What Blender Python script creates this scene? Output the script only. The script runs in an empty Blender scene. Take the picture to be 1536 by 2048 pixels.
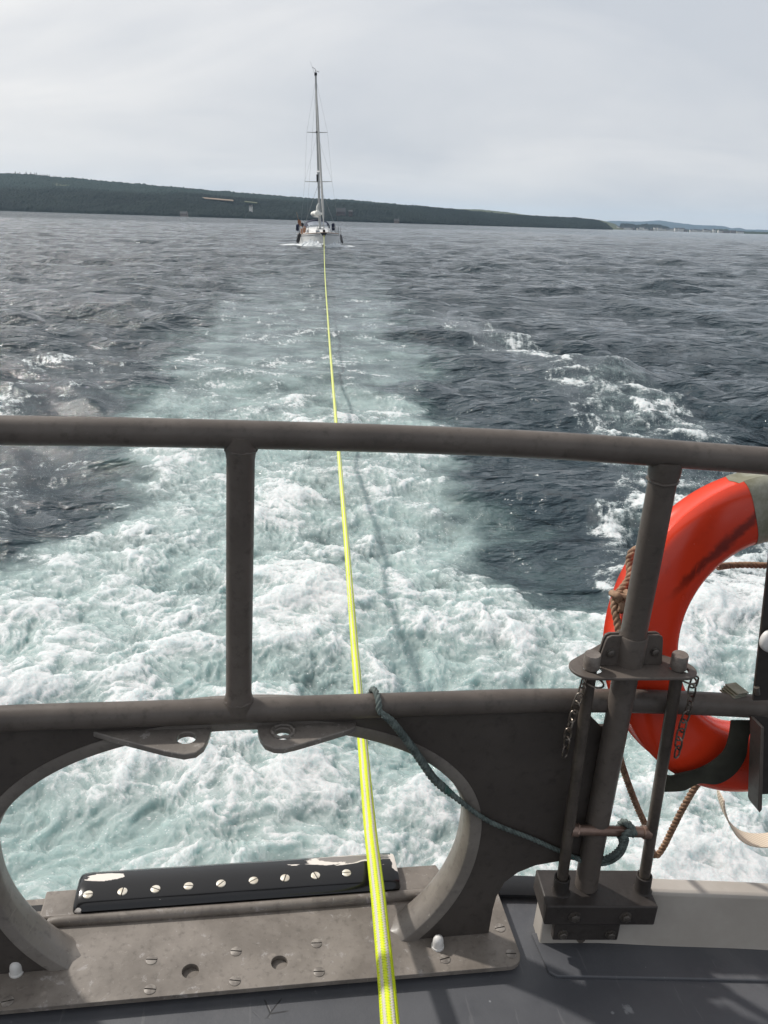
import bpy, bmesh, math, random
import numpy as np
from mathutils import Matrix, Vector

random.seed(7)
sc = bpy.context.scene
COL = sc.collection

# ------------------------------------------------------------------ camera
FPX = 1650.0                       # focal length in pixels of a 1536 x 2048 frame
PITCH, ROLL = math.radians(19.37), math.radians(1.81)
EYE = np.array([0.0, 0.0, 2.3])
FW = np.array([0, math.cos(PITCH), -math.sin(PITCH)])
_u0 = np.array([0, math.sin(PITCH), math.cos(PITCH)])
_x0 = np.array([1.0, 0, 0])
RT = math.cos(ROLL) * _x0 + math.sin(ROLL) * _u0
UP = -math.sin(ROLL) * _x0 + math.cos(ROLL) * _u0
cam = bpy.data.cameras.new('camera')
cam.sensor_fit = 'HORIZONTAL'
cam.sensor_width = 36.0
cam.lens = 36.0 * FPX / 1536.0
cam.clip_start = 0.05
cam.clip_end = 90000
camo = bpy.data.objects.new('camera', cam)
COL.objects.link(camo)
camo.matrix_world = Matrix(((RT[0], UP[0], -FW[0], EYE[0]), (RT[1], UP[1], -FW[1], EYE[1]),
                            (RT[2], UP[2], -FW[2], EYE[2]), (0, 0, 0, 1)))
sc.camera = camo

# the boat we stand on is heeled a little: its own frame (A across, F astern, U up), origin at the eye
U = np.array([0.03576698, -0.02192292, 0.99911967])
A = np.array([0.98531936, 0.16777286, -0.03159164])
F = np.array([-0.16693258, 0.98558189, 0.0276018])
BOAT = Matrix(((A[0], F[0], U[0], EYE[0]), (A[1], F[1], U[1], EYE[1]), (A[2], F[2], U[2], EYE[2]), (0, 0, 0, 1)))
BL = np.array([A, F, U])


def ray(x, y): return (x - 768) * RT - (y - 1024) * UP + FPX * FW
def bl(x, y): return BL @ ray(x, y)
def ath(x, y, h):                  # surveyed point of the boat at height h (boat frame)
    d = bl(x, y); return d * h / d[2]
def atf(x, y, f):                  # surveyed point of the boat at distance f astern
    d = bl(x, y); return d * f / d[1]
def world_at_z(x, y, z):
    d = ray(x, y); return EYE + d * ((z - EYE[2]) / d[2])
def world_at_y(x, y, Y):
    d = ray(x, y); return EYE + d * (Y / d[1])

# ------------------------------------------------------------------ light
SUNB = np.array([-0.80, 0.72, 1.0]); SUNB /= np.linalg.norm(SUNB)
SUN = BL.T @ SUNB
sun_el = math.asin(SUN[2]); sun_az = math.atan2(SUN[0], SUN[1])
sl = bpy.data.lights.new('sun', 'SUN'); sl.energy = 3.8; sl.angle = math.radians(2.6); sl.color = (1.0, 0.955, 0.89)
so = bpy.data.objects.new('sun', sl); COL.objects.link(so)
so.rotation_euler = Vector(SUN).to_track_quat('Z', 'Y').to_euler()

w = bpy.data.worlds.new('World'); sc.world = w; w.use_nodes = True
nt = w.node_tree; N = nt.nodes; L = nt.links
N.clear()
def wn(t, **k):
    n = N.new(t)
    for a_, v in k.items(): setattr(n, a_, v)
    return n
def wmath(op, a_, b_=None, c_=None, clamp=False):
    n = N.new('ShaderNodeMath'); n.operation = op; n.use_clamp = clamp
    for i, v in enumerate((a_, b_, c_)):
        if v is None: continue
        if hasattr(v, 'links'): L.new(v, n.inputs[i])
        else: n.inputs[i].default_value = v
    return n.outputs[0]
sky = wn('ShaderNodeTexSky', sky_type='NISHITA', sun_disc=False)
sky.sun_elevation = sun_el; sky.sun_rotation = sun_az; sky.air_density = 1.5; sky.dust_density = 3.0
bg1 = wn('ShaderNodeBackground'); bg1.inputs[1].default_value = 0.06
L.new(sky.outputs[0], bg1.inputs[0])
tc = wn('ShaderNodeTexCoord')
nrm = wn('ShaderNodeVectorMath', operation='NORMALIZE'); L.new(tc.outputs['Generated'], nrm.inputs[0])
sep = wn('ShaderNodeSeparateXYZ'); L.new(nrm.outputs[0], sep.inputs[0])
zz = wmath('MAXIMUM', sep.outputs[2], 0.0)
den = wmath('ADD', zz, 0.34)
px_ = wmath('DIVIDE', sep.outputs[0], den); py_ = wmath('DIVIDE', sep.outputs[1], den)
cmb = wn('ShaderNodeCombineXYZ'); L.new(px_, cmb.inputs[0]); L.new(py_, cmb.inputs[1])
rot = wn('ShaderNodeMapping'); L.new(cmb.outputs[0], rot.inputs[0])
rot.inputs['Rotation'].default_value = (0, 0, 0.8); rot.inputs['Scale'].default_value = (0.42, 0.95, 1); rot.inputs['Location'].default_value = (3.1, 1.7, 0)
n1 = wn('ShaderNodeTexNoise'); L.new(rot.outputs[0], n1.inputs[0]); n1.inputs['Scale'].default_value = 2.1; n1.inputs['Detail'].default_value = 5; n1.inputs['Roughness'].default_value = 0.5; n1.inputs['Distortion'].default_value = 0.6
n2 = wn('ShaderNodeTexNoise'); L.new(cmb.outputs[0], n2.inputs[0]); n2.inputs['Scale'].default_value = 0.55; n2.inputs['Detail'].default_value = 3
dot = wn('ShaderNodeVectorMath', operation='DOT_PRODUCT'); L.new(nrm.outputs[0], dot.inputs[0]); dot.inputs[1].default_value = tuple(SUN)
glow = wmath('POWER', wmath('MAXIMUM', wmath('MULTIPLY_ADD', dot.outputs['Value'], 0.5, 0.5), 0.0), 6.0)
t = wmath('MULTIPLY_ADD', glow, 2.4, -0.08)
t = wmath('ADD', t, wmath('MULTIPLY', wmath('SUBTRACT', n1.outputs['Fac'], 0.5), 2.1))
t = wmath('ADD', t, wmath('MULTIPLY', wmath('SUBTRACT', n2.outputs['Fac'], 0.5), 1.3), clamp=True)
n3 = wn('ShaderNodeTexNoise'); L.new(cmb.outputs[0], n3.inputs[0]); n3.inputs['Scale'].default_value = 2.4; n3.inputs['Detail'].default_value = 6; n3.inputs['Distortion'].default_value = 0.3
lowband = wmath('POWER', wmath('SUBTRACT', 1.0, zz, clamp=True), 7.0)
t = wmath('ADD', t, wmath('MULTIPLY', wmath('MULTIPLY', wmath('SUBTRACT', n3.outputs['Fac'], 0.47), 1.3), lowband), clamp=True)
mixc = wn('ShaderNodeMix', data_type='RGBA')
mixc.inputs[6].default_value = (0.63, 0.665, 0.722, 1); mixc.inputs[7].default_value = (0.96, 0.95, 0.945, 1)
L.new(t, mixc.inputs[0])
# low horizon band: paler and greyer through the thickness of the air
hz = wmath('POWER', wmath('SUBTRACT', 1.0, zz, clamp=True), 14.0)
mixh = wn('ShaderNodeMix', data_type='RGBA'); mixh.inputs[7].default_value = (0.74, 0.725, 0.715, 1)
L.new(wmath('MULTIPLY', hz, 0.55), mixh.inputs[0]); L.new(mixc.outputs[2], mixh.inputs[6])
bg2 = wn('ShaderNodeBackground'); L.new(mixh.outputs[2], bg2.inputs[0]); bg2.inputs[1].default_value = 1.0
mx = wn('ShaderNodeMixShader'); mx.inputs[0].default_value = 0.93
L.new(bg1.outputs[0], mx.inputs[1]); L.new(bg2.outputs[0], mx.inputs[2])
wo = wn('ShaderNodeOutputWorld'); L.new(mx.outputs[0], wo.inputs[0])

sc.view_settings.view_transform = 'Standard'; sc.view_settings.look = 'None'
sc.view_settings.gamma = 1; sc.view_settings.exposure = 0.0; sc.view_settings.use_curve_mapping = False
sc.render.engine = 'CYCLES'
sc.cycles.max_bounces = 8; sc.cycles.volume_bounces = 1; sc.cycles.use_denoising = True
sc.cycles.caustics_reflective = False; sc.cycles.caustics_refractive = False


# ------------------------------------------------------------------ material helper
class Mat:
    def __init__(s, name):
        s.m = bpy.data.materials.new(name); s.m.use_nodes = True
        s.n = s.m.node_tree.nodes; s.l = s.m.node_tree.links
        s.b = s.n['Principled BSDF']; s.out = s.n['Material Output']
        s._tc = None
    def node(s, t, **k):
        n = s.n.new(t)
        for a_, v in k.items(): setattr(n, a_, v)
        return n
    def put(s, v, sock):
        if v is None: return
        if hasattr(v, 'links'): s.l.new(v, sock)
        else: sock.default_value = v
    def co(s, scale=(1, 1, 1), kind='Object'):
        if s._tc is None: s._tc = s.node('ShaderNodeTexCoord')
        mp = s.node('ShaderNodeMapping'); s.l.new(s._tc.outputs[kind], mp.inputs[0])
        mp.inputs['Scale'].default_value = scale; return mp.outputs[0]
    def noise(s, scale, detail=4, rough=0.5, co=None, dist=0.0, ntype=None):
        n = s.node('ShaderNodeTexNoise'); n.inputs['Scale'].default_value = scale; n.inputs['Detail'].default_value = detail
        n.inputs['Roughness'].default_value = rough; n.inputs['Distortion'].default_value = dist
        s.l.new(co if co is not None else s.co(), n.inputs[0]); return n.outputs['Fac']
    def math(s, op, a_, b_=None, c_=None, clamp=False):
        n = s.node('ShaderNodeMath', operation=op, use_clamp=clamp)
        for i, v in enumerate((a_, b_, c_)): s.put(v, n.inputs[i])
        return n.outputs[0]
    def step(s, v, lo, hi, a_=0.0, b_=1.0):
        n = s.node('ShaderNodeMapRange', interpolation_type='SMOOTHSTEP'); s.put(v, n.inputs[0])
        for i, q in enumerate((lo, hi, a_, b_)): s.put(q, n.inputs[i + 1])
        return n.outputs[0]
    def mix(s, f, c1, c2):
        n = s.node('ShaderNodeMix', data_type='RGBA')
        s.put(f, n.inputs[0])
        for c, i in ((c1, 6), (c2, 7)):
            s.put((*c, 1) if isinstance(c, tuple) and len(c) == 3 else c, n.inputs[i])
        return n.outputs[2]
    def bump(s, h, strength=0.3, dist=0.01, nrm=None):
        n = s.node('ShaderNodeBump'); n.inputs['Strength'].default_value = strength; n.inputs['Distance'].default_value = dist
        s.put(h, n.inputs['Height'])
        if nrm is not None: s.l.new(nrm, n.inputs['Normal'])
        return n.outputs[0]
    def attr(s, name, out='Fac'):
        n = s.node('ShaderNodeAttribute', attribute_name=name); return n.outputs[out]
    def set(s, color=None, rough=None, metal=None, normal=None, spec=None):
        for v, k in ((color, 'Base Color'), (rough, 'Roughness'), (metal, 'Metallic'), (normal, 'Normal'), (spec, 'Specular IOR Level')):
            if isinstance(v, tuple) and len(v) == 3: v = (*v, 1)
            s.put(v, s.b.inputs[k])
        return s.m

def worn_metal(name, c1, c2, r=0.5, scale=6.0, pale=None, metal=0.0, bs=0.15, wear=1.0):
    m = Mat(name)
    a_ = m.noise(scale, 6, 0.6); f_ = m.noise(scale * 9, 5, 0.65); g = m.noise(scale * 60, 3, 0.6)
    c = m.mix(m.step(a_, 0.35, 0.68), c1, c2)
    c = m.mix(m.math('MULTIPLY', m.step(f_, 0.50, 0.72), 0.5), c, tuple(x * 0.55 for x in c1))
    sa = m.noise(scale * 5, 6, 0.75, dist=1.5); c = m.mix(m.math('MULTIPLY', m.step(sa, 0.60, 0.74), 0.30 * wear), c, tuple(min(1, x * 2.0 + 0.02) for x in c2))
    sc_ = m.noise(scale * 3, 3, 0.5, co=m.co((1, 1, 14))); c = m.mix(m.math('MULTIPLY', m.step(sc_, 0.66, 0.72), 0.22 * wear), c, tuple(min(1, x * 1.9) for x in c2))
    sp_ = m.noise(scale * 28, 2, 0.5); c = m.mix(m.math('MULTIPLY', m.step(sp_, 0.72, 0.76), 0.45 * wear), c, tuple(min(1, x * 2.3) for x in c2))
    if pale: c = m.mix(m.math('MULTIPLY', m.step(m.noise(scale * 4, 8, 0.75, dist=0.4), 0.58, 0.66), 0.7), c, pale)
    return m.set(c, m.math('MULTIPLY_ADD', f_, 0.25, r - 0.12), metal, m.bump(m.math('ADD', f_, m.math('MULTIPLY', g, 0.5)), bs, 0.0015), 0.5 if wear >= 1 else 0.28)

M = {}
M['rail'] = worn_metal('grey_brown_anodised_pipe', (0.082, 0.069, 0.060), (0.122, 0.104, 0.091), 0.42, 5, wear=0.35)
M['web'] = worn_metal('dark_brown_plate', (0.052, 0.044, 0.039), (0.070, 0.060, 0.053), 0.5, 4, wear=0.3)
M['plate'] = worn_metal('weathered_base_plate', (0.125, 0.107, 0.091), (0.200, 0.175, 0.152), 0.55, 7, pale=(0.30, 0.28, 0.27))
M['liner'] = worn_metal('rope_polished_metal', (0.140, 0.124, 0.110), (0.195, 0.175, 0.156), 0.4, 6)
M['lug'] = worn_metal('bare_lug_metal', (0.13, 0.115, 0.103), (0.19, 0.17, 0.15), 0.42, 8, pale=(0.33, 0.31, 0.29))
M['rod'] = worn_metal('greased_rod', (0.042, 0.034, 0.028), (0.088, 0.073, 0.060), 0.4, 9)
M['crossbar'] = worn_metal('worn_bronze_bar', (0.17, 0.11, 0.085), (0.26, 0.18, 0.145), 0.32, 9, metal=0.55)
M['cap'] = worn_metal('scratched_pin_cap', (0.11, 0.092, 0.08), (0.20, 0.175, 0.155), 0.45, 30)
M['chain'] = worn_metal('tarnished_chain', (0.07, 0.055, 0.045), (0.24, 0.21, 0.18), 0.3, 40, metal=0.7)
M['bolt'] = worn_metal('galvanised_bolt', (0.07, 0.06, 0.054), (0.13, 0.115, 0.10), 0.35, 40, metal=0.5)
M['holder'] = worn_metal('dark_holder_plate', (0.028, 0.024, 0.022), (0.045, 0.039, 0.036), 0.5, 5, wear=0.4)
m = Mat('screw_head'); M['screw'] = m.set(m.mix(m.step(m.noise(70, 5), 0.4, 0.62), (0.55, 0.49, 0.40), (0.70, 0.66, 0.58)), 0.38, 0.15, m.bump(m.noise(300, 3), 0.1, 0.001))
m = Mat('flush_screw_head'); M['flush'] = m.set(m.mix(m.step(m.noise(60, 5), 0.4, 0.62), (0.145, 0.127, 0.112), (0.25, 0.225, 0.20)), 0.5, 0.1)
m = Mat('dark_slot'); M['slot'] = m.set((0.012, 0.010, 0.009), 0.9)
m = Mat('white_plastic_cap'); M['cap_white'] = m.set(m.mix(m.noise(20, 4), (0.50, 0.48, 0.46), (0.66, 0.65, 0.63)), 0.45)

# grey deck paint
m = Mat('grey_deck_paint')
cr = m.node('ShaderNodeTexVoronoi', feature='DISTANCE_TO_EDGE'); cr.inputs['Scale'].default_value = 26; m.l.new(m.co(), cr.inputs[0])
dsx = m.node('ShaderNodeVectorMath', operation='DISTANCE'); m.l.new(m.co((1, 1.6, 1)), dsx.inputs[0]); dsx.inputs[1].default_value = (float(ath(545, 2016, -1.64)[0]), float(ath(545, 2016, -1.64)[1]) * 1.6, -1.64)
gate = m.step(dsx.outputs['Value'], 0.045, 0.030)
crack = m.math('MULTIPLY', m.step(cr.outputs['Distance'], 0.06, 0.02), gate)
base = m.mix(m.step(m.noise(3, 6, 0.6), 0.35, 0.7), (0.062, 0.064, 0.072), (0.082, 0.084, 0.092))
base = m.mix(m.math('MULTIPLY', m.step(m.noise(40, 6, 0.7), 0.66, 0.74), 0.5), base, (0.16, 0.16, 0.17))
base = m.mix(m.step(m.noise(55, 2, 0.5), 0.79, 0.81), base, (0.30, 0.30, 0.31))
base = m.mix(crack, base, (0.02, 0.02, 0.022))
for (pxs, pys, rad_) in ((1256, 2018, 0.013), (1226, 2026, 0.005), (1268, 1949, 0.006), (980, 2003, 0.003)):
    dsp = m.node('ShaderNodeVectorMath', operation='DISTANCE'); m.l.new(m.co(), dsp.inputs[0]); dsp.inputs[1].default_value = tuple(float(q) for q in ath(pxs, pys, -1.64))
    base = m.mix(m.math('MULTIPLY', m.step(m.math('ADD', dsp.outputs['Value'], m.math('MULTIPLY', m.math('SUBTRACT', m.noise(70, 4, 0.6), 0.5), rad_ * 2.2)), rad_, rad_ * 0.5), 0.5), base, (0.30, 0.31, 0.32))
st1 = m.noise(2.2, 7, 0.7, dist=1.2); base = m.mix(m.math('MULTIPLY', m.step(st1, 0.52, 0.66), 0.35), base, (0.115, 0.115, 0.12))
base = m.mix(m.math('MULTIPLY', m.step(m.noise(9, 3, 0.5, co=m.co((8, 0.7, 1))), 0.66, 0.72), 0.3), base, (0.14, 0.14, 0.145))
M['deck'] = m.set(base, m.math('MULTIPLY_ADD', m.noise(12, 5), 0.3, 0.38), 0, m.bump(m.math('SUBTRACT', m.noise(90, 5, 0.65), m.math('MULTIPLY', crack, 2)), 0.25, 0.002))
m = Mat('black_gunwale_rubber'); M['rubber'] = m.set(m.mix(m.noise(12, 6, 0.7), (0.010, 0.011, 0.013), (0.024, 0.025, 0.028)), 0.6, 0, m.bump(m.noise(80, 4), 0.2, 0.001), 0.25)
m = Mat('white_coaming_paint')
c = m.mix(m.step(m.noise(5, 7, 0.65), 0.35, 0.75), (0.34, 0.31, 0.275), (0.41, 0.38, 0.345))
c = m.mix(m.math('MULTIPLY', m.step(m.noise(2.5, 4, 0.6, co=m.co((1, 1, 0.25))), 0.55, 0.75), 0.4), c, (0.25, 0.22, 0.19))
c = m.mix(m.step(m.noise(70, 3), 0.76, 0.79), c, (0.2, 0.18, 0.16))
M['coaming'] = m.set(c, 0.45, 0, m.bump(m.noise(60, 4), 0.08, 0.001))
# gloss black strip with paint worn off to pale layers in two patches
m = Mat('chipped_black_gloss')
co = m.co()
sx = m.node('ShaderNodeSeparateXYZ'); m.l.new(co, sx.inputs[0])
def patch(cx, cy, rx, ry, thr):
    dx = m.math('DIVIDE', m.math('SUBTRACT', sx.outputs[0], cx), rx); dy = m.math('DIVIDE', m.math('SUBTRACT', sx.outputs[1], cy), ry)
    r2 = m.math('SQRT', m.math('ADD', m.math('MULTIPLY', dx, dx), m.math('MULTIPLY', dy, dy)))
    q = m.math('ADD', r2, m.math('MULTIPLY', m.math('SUBTRACT', nz, 0.5), 2.2))
    return q
nz = m.noise(16, 7, 0.6, co=m.co((0.55, 2.2, 1)), dist=0.8)
pl = patch(-0.325, 0.080, 0.042, 0.012, 1); pr = patch(0.255, 0.088, 0.125, 0.018, 1); pe = patch(0.388, 0.07, 0.012, 0.035, 1); pb = patch(-0.374, 0.000, 0.008, 0.003, 1)
chip = m.math('MAXIMUM', m.math('MAXIMUM', m.step(pl, 1.02, 0.97), m.step(pr, 1.02, 0.97)), m.math('MAXIMUM', m.step(pe, 1.02, 0.97), m.step(pb, 1.02, 0.97)))
inner = m.step(pr, 0.72, 0.68)
c = m.mix(m.noise(9, 4), (0.006, 0.006, 0.007), (0.010, 0.010, 0.011))
c = m.mix(chip, c, (0.66, 0.61, 0.56)); c = m.mix(inner, c, (0.19, 0.175, 0.165))
c = m.mix(m.step(m.noise(55, 3, co=m.co((0.6, 2, 1))), 0.755, 0.77), c, (0.55, 0.5, 0.45))
M['strip'] = m.set(c, m.math('MULTIPLY_ADD', chip, 0.35, 0.16), 0, m.bump(m.math('SUBTRACT', m.math('MULTIPLY', m.noise(14, 3), 0.4), chip), 0.25, 0.001))
# ropes
def rope_mat(name, c1, c2, c3=None, r=0.75, s=45):
    m = Mat(name)
    c = m.mix(m.step(m.noise(s, 5, 0.7), 0.35, 0.65), c1, c2)
    if c3: c = m.mix(m.step(m.noise(s * 0.35, 3), 0.58, 0.68), c, c3)
    return m.set(c, r, 0, m.bump(m.noise(s * 14, 4, 0.7), 0.6, 0.002))
M['green_rope'] = rope_mat('faded_green_rope', (0.045, 0.060, 0.056), (0.125, 0.155, 0.145), (0.04, 0.10, 0.085))
M['brown_rope'] = rope_mat('tarred_brown_rope', (0.15, 0.083, 0.048), (0.34, 0.215, 0.135))
m = Mat('yellow_braid')
yl = m.attr('white_yarn')
c = m.mix(yl, m.mix(m.noise(260, 3), (0.54, 0.64, 0.003), (0.64, 0.74, 0.006)), (0.50, 0.465, 0.41))
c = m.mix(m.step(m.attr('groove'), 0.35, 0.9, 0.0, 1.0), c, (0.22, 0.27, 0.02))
M['tow'] = m.set(c, 0.6, 0, m.bump(m.noise(900, 3), 0.3, 0.001))
# lifebuoy plastic
m = Mat('red_orange_plastic')
co = m.co(); sx = m.node('ShaderNodeSeparateXYZ'); m.l.new(co, sx.inputs[0])
sc1 = m.noise(7, 7, 0.65, dist=0.5); 
d1 = m.math('SUBTRACT', sx.outputs[2], m.math('MULTIPLY_ADD', sx.outputs[0], 0.96, 0.386))   # a scuff line across the upper left shoulder
line = m.math('MULTIPLY', m.step(m.math('ABSOLUTE', m.math('ADD', d1, m.math('MULTIPLY_ADD', sc1, 0.10, -0.05))), 0.022, 0.004), m.math('MULTIPLY', m.step(sc1, 0.40, 0.52), m.step(sx.outputs[2], 0.10, 0.17)))
spots = m.step(m.noise(26, 4, 0.6), 0.74, 0.77)
c = m.mix(m.noise(3, 3), (0.68, 0.042, 0.013), (0.74, 0.053, 0.017))
c = m.mix(m.math('MULTIPLY', m.step(m.noise(5, 7, 0.7, dist=1.0), 0.52, 0.70), 0.45), c, (0.34, 0.022, 0.012))
c = m.mix(m.math('MULTIPLY', m.step(m.noise(34, 6, 0.7), 0.66, 0.72), 0.30), c, (0.70, 0.13, 0.08))
c = m.mix(m.math('MULTIPLY', m.math('MAXIMUM', line, spots), 0.75), c, (0.06, 0.012, 0.010))
M['buoy'] = m.set(c, m.math('MULTIPLY_ADD', m.noise(30, 4), 0.16, 0.16), 0, m.bump(m.noise(25, 3), 0.05, 0.002))
m = Mat('soiled_reflective_tape'); M['tape'] = m.set(m.mix(m.step(m.noise(14, 6, 0.7), 0.35, 0.7), (0.16, 0.155, 0.10), (0.33, 0.33, 0.27)), 0.5)
m = Mat('dark_webbing'); M['strap'] = m.set(m.mix(m.step(m.noise(9, 6), 0.35, 0.7), (0.016, 0.016, 0.010), (0.05, 0.05, 0.036)), 0.7, 0, m.bump(m.noise(120, 3), 0.4, 0.001))
m = Mat('cream_webbing')
wv = m.node('ShaderNodeTexWave', bands_direction='DIAGONAL'); wv.inputs['Scale'].default_value = 70; m.l.new(m.co(), wv.inputs[0])
M['cream'] = m.set(m.mix(wv.outputs['Fac'], (0.50, 0.41, 0.31), (0.66, 0.58, 0.47)), 0.8, 0, m.bump(wv.outputs['Fac'], 0.5, 0.001))
def flat(name, c, r=0.5, metal=0.0, var=0.15, s=3):
    m = Mat(name); return m.set(m.mix(m.noise(s, 4), tuple(x * (1 - var) for x in c), tuple(min(1, x * (1 + var)) for x in c)), r, metal)
M['gel'] = flat('white_gelcoat', (0.66, 0.66, 0.65), 0.3, s=1)
M['alu'] = flat('mast_aluminium', (0.42, 0.43, 0.42), 0.35, 0.2)
M['wire'] = flat('rigging_wire', (0.25, 0.26, 0.27), 0.4, 0.4)
M['navy'] = flat('navy_canvas', (0.012, 0.018, 0.045), 0.8)
M['window'] = flat('smoked_window', (0.10, 0.12, 0.15), 0.12)
M['blackrub'] = flat('black_fender_rubber', (0.01, 0.01, 0.012), 0.5)
M['greyfen'] = flat('grey_fender', (0.10, 0.10, 0.11), 0.5)
M['sail'] = flat('furled_sailcloth', (0.72, 0.72, 0.68), 0.7, s=6)
M['genoa'] = flat('furled_genoa', (0.50, 0.50, 0.48), 0.7, s=6)
M['orange'] = flat('faded_orange_cover', (0.34, 0.17, 0.10), 0.7)
M['teak'] = flat('teak_trim', (0.22, 0.14, 0.09), 0.6)
M['anchor'] = flat('dark_anchor', (0.03, 0.03, 0.035), 0.5, 0.5)
M['flag'] = flat('ensign_cloth', (0.30, 0.13, 0.07), 0.8)
M['person'] = flat('dark_jacket', (0.02, 0.022, 0.03), 0.8)
M['skin'] = flat('skin', (0.5, 0.33, 0.25), 0.6)


# ------------------------------------------------------------------ mesh helpers
def mesh(name, verts, faces, mat=None, smooth=True, sharp=None):
    me = bpy.data.meshes.new(name)
    verts = np.asarray(verts, dtype=np.float64)
    me.from_pydata(verts.tolist(), [], [tuple(int(i) for i in f_) for f_ in faces])
    if mat: me.materials.append(mat if not isinstance(mat, str) else M[mat])
    me.polygons.foreach_set('use_smooth', [smooth] * len(me.polygons))
    if sharp and smooth: me.set_sharp_from_angle(angle=math.radians(sharp))
    me.update()
    return me

class Geo:
    """collects verts and faces of ONE mesh"""
    def __init__(s): s.v = []; s.f = []; s.mi = []
    def add(s, v, f_, mi=0):
        o = len(s.v); s.v.extend([tuple(map(float, p)) for p in v]); s.f.extend([tuple(i + o for i in q) for q in f_]); s.mi.extend([mi] * len(f_)); return s
    def tube(s, pts, r, seg=12, closed=False, caps=True, mi=0, flat=None):
        v, f_ = tube(pts, r, seg, closed, caps, flat); return s.add(v, f_, mi)
    def box(s, c, sz, rot=None, mi=0):
        c = np.array(c, float); h = np.array(sz, float) / 2
        R = np.eye(3) if rot is None else np.array(rot)
        v = [c + R @ (h * np.array([i, j, k])) for i in (-1, 1) for j in (-1, 1) for k in (-1, 1)]
        return s.add(v, [(0, 1, 3, 2), (4, 6, 7, 5), (0, 4, 5, 1), (2, 3, 7, 6), (0, 2, 6, 4), (1, 5, 7, 3)], mi)
    def lathe(s, prof, c, axis=(0, 0, 1), seg=20, mi=0):
        ax = np.array(axis, float); ax /= np.linalg.norm(ax)
        t = np.array([1.0, 0, 0]) if abs(ax[0]) < 0.8 else np.array([0, 1.0, 0])
        e1 = np.cross(ax, t); e1 /= np.linalg.norm(e1); e2 = np.cross(ax, e1)
        c = np.array(c, float); v = []; n = len(prof)
        for r_, z_ in prof:
            for k in range(seg):
                a_ = 2 * math.pi * k / seg; v.append(c + ax * z_ + r_ * (math.cos(a_) * e1 + math.sin(a_) * e2))
        f_ = [(i * seg + k, i * seg + (k + 1) % seg, (i + 1) * seg + (k + 1) % seg, (i + 1) * seg + k) for i in range(n - 1) for k in range(seg)]
        if prof[0][0] > 1e-6: f_.append(tuple(range(seg))[::-1])
        if prof[-1][0] > 1e-6: f_.append(tuple((n - 1) * seg + k for k in range(seg)))
        return s.add(v, f_, mi)
    def prism(s, outline, holes=(), plane='af', at=0.0, th=0.01, mi=0):
        """flat plate with holes: outline 2D, extruded by th"""
        v, f_ = plate(outline, holes, plane, at, th); return s.add(v, f_, mi)

def crom(pts, n=8, closed=False):
    P = np.array(pts, float); out = []
    m_ = len(P)
    for i in range(m_ if closed else m_ - 1):
        if closed: p0, p1, p2, p3 = P[(i - 1) % m_], P[i], P[(i + 1) % m_], P[(i + 2) % m_]
        else: p0, p1, p2, p3 = P[max(i - 1, 0)], P[i], P[i + 1], P[min(i + 2, m_ - 1)]
        for k in range(n):
            t_ = k / n
            out.append(0.5 * ((2 * p1) + (-p0 + p2) * t_ + (2 * p0 - 5 * p1 + 4 * p2 - p3) * t_ ** 2 + (-p0 + 3 * p1 - 3 * p2 + p3) * t_ ** 3))
    if not closed: out.append(P[-1])
    return np.array(out)

def frames(P, closed=False):
    P = np.asarray(P, float); n = len(P)
    T = np.zeros_like(P)
    if closed: T = np.roll(P, -1, 0) - np.roll(P, 1, 0)
    else:
        T[1:-1] = P[2:] - P[:-2]; T[0] = P[1] - P[0]; T[-1] = P[-1] - P[-2]
    T /= np.linalg.norm(T, axis=1)[:, None] + 1e-12
    e = np.zeros_like(P)
    r0 = np.array([0, 0, 1.0]) if abs(T[0][2]) < 0.9 else np.array([0, 1.0, 0])
    e0 = r0 - T[0] * r0.dot(T[0]); e[0] = e0 / np.linalg.norm(e0)
    for i in range(1, n):
        q = e[i - 1] - T[i] * e[i - 1].dot(T[i]); e[i] = q / (np.linalg.norm(q) + 1e-12)
    return T, e, np.cross(T, e)

def tube(pts, r, seg=12, closed=False, caps=True, flat=None):
    P = np.asarray(pts, float); n = len(P)
    r = np.full(n, r, float) if np.isscalar(r) else np.asarray(r, float)
    T, e1, e2 = frames(P, closed)
    a_ = np.linspace(0, 2 * np.pi, seg, endpoint=False)
    fx = 1.0 if flat is None else flat
    V = P[:, None] + r[:, None, None] * (np.cos(a_)[None, :, None] * e1[:, None] * fx + np.sin(a_)[None, :, None] * e2[:, None])
    V = V.reshape(-1, 3); f_ = []
    for i in range(n if closed else n - 1):
        j = (i + 1) % n
        for k in range(seg): f_.append((i * seg + k, i * seg + (k + 1) % seg, j * seg + (k + 1) % seg, j * seg + k))
    if caps and not closed: f_.append(tuple(range(seg))[::-1]); f_.append(tuple((n - 1) * seg + k for k in range(seg)))
    return V, f_

def plate(outline, holes, plane, at, th):
    bm = bmesh.new(); loops = [outline] + list(holes); es = []
    for lp in loops:
        vs = [bm.verts.new((p[0], p[1], 0)) for p in lp]
        es += [bm.edges.new((vs[i], vs[(i + 1) % len(vs)])) for i in range(len(vs))]
    bmesh.ops.triangle_fill(bm, use_beauty=True, use_dissolve=False, edges=es)
    g = [f_ for f_ in bm.faces]
    bmesh.ops.recalc_face_normals(bm, faces=g)
    ret = bmesh.ops.extrude_face_region(bm, geom=g)
    for q in ret['geom']:
        if isinstance(q, bmesh.types.BMVert): q.co.z += th
    bmesh.ops.recalc_face_normals(bm, faces=bm.faces[:])
    bm.verts.index_update()
    out = []
    for q in bm.verts:
        x, y, z = q.co
        out.append((x, y, at + z) if plane == 'af' else (x, at + z, y))
    f_ = [tuple(q.index for q in fc.verts) for fc in bm.faces]
    if plane != 'af': f_ = [q[::-1] for q in f_]
    bm.free(); return out, f_

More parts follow.
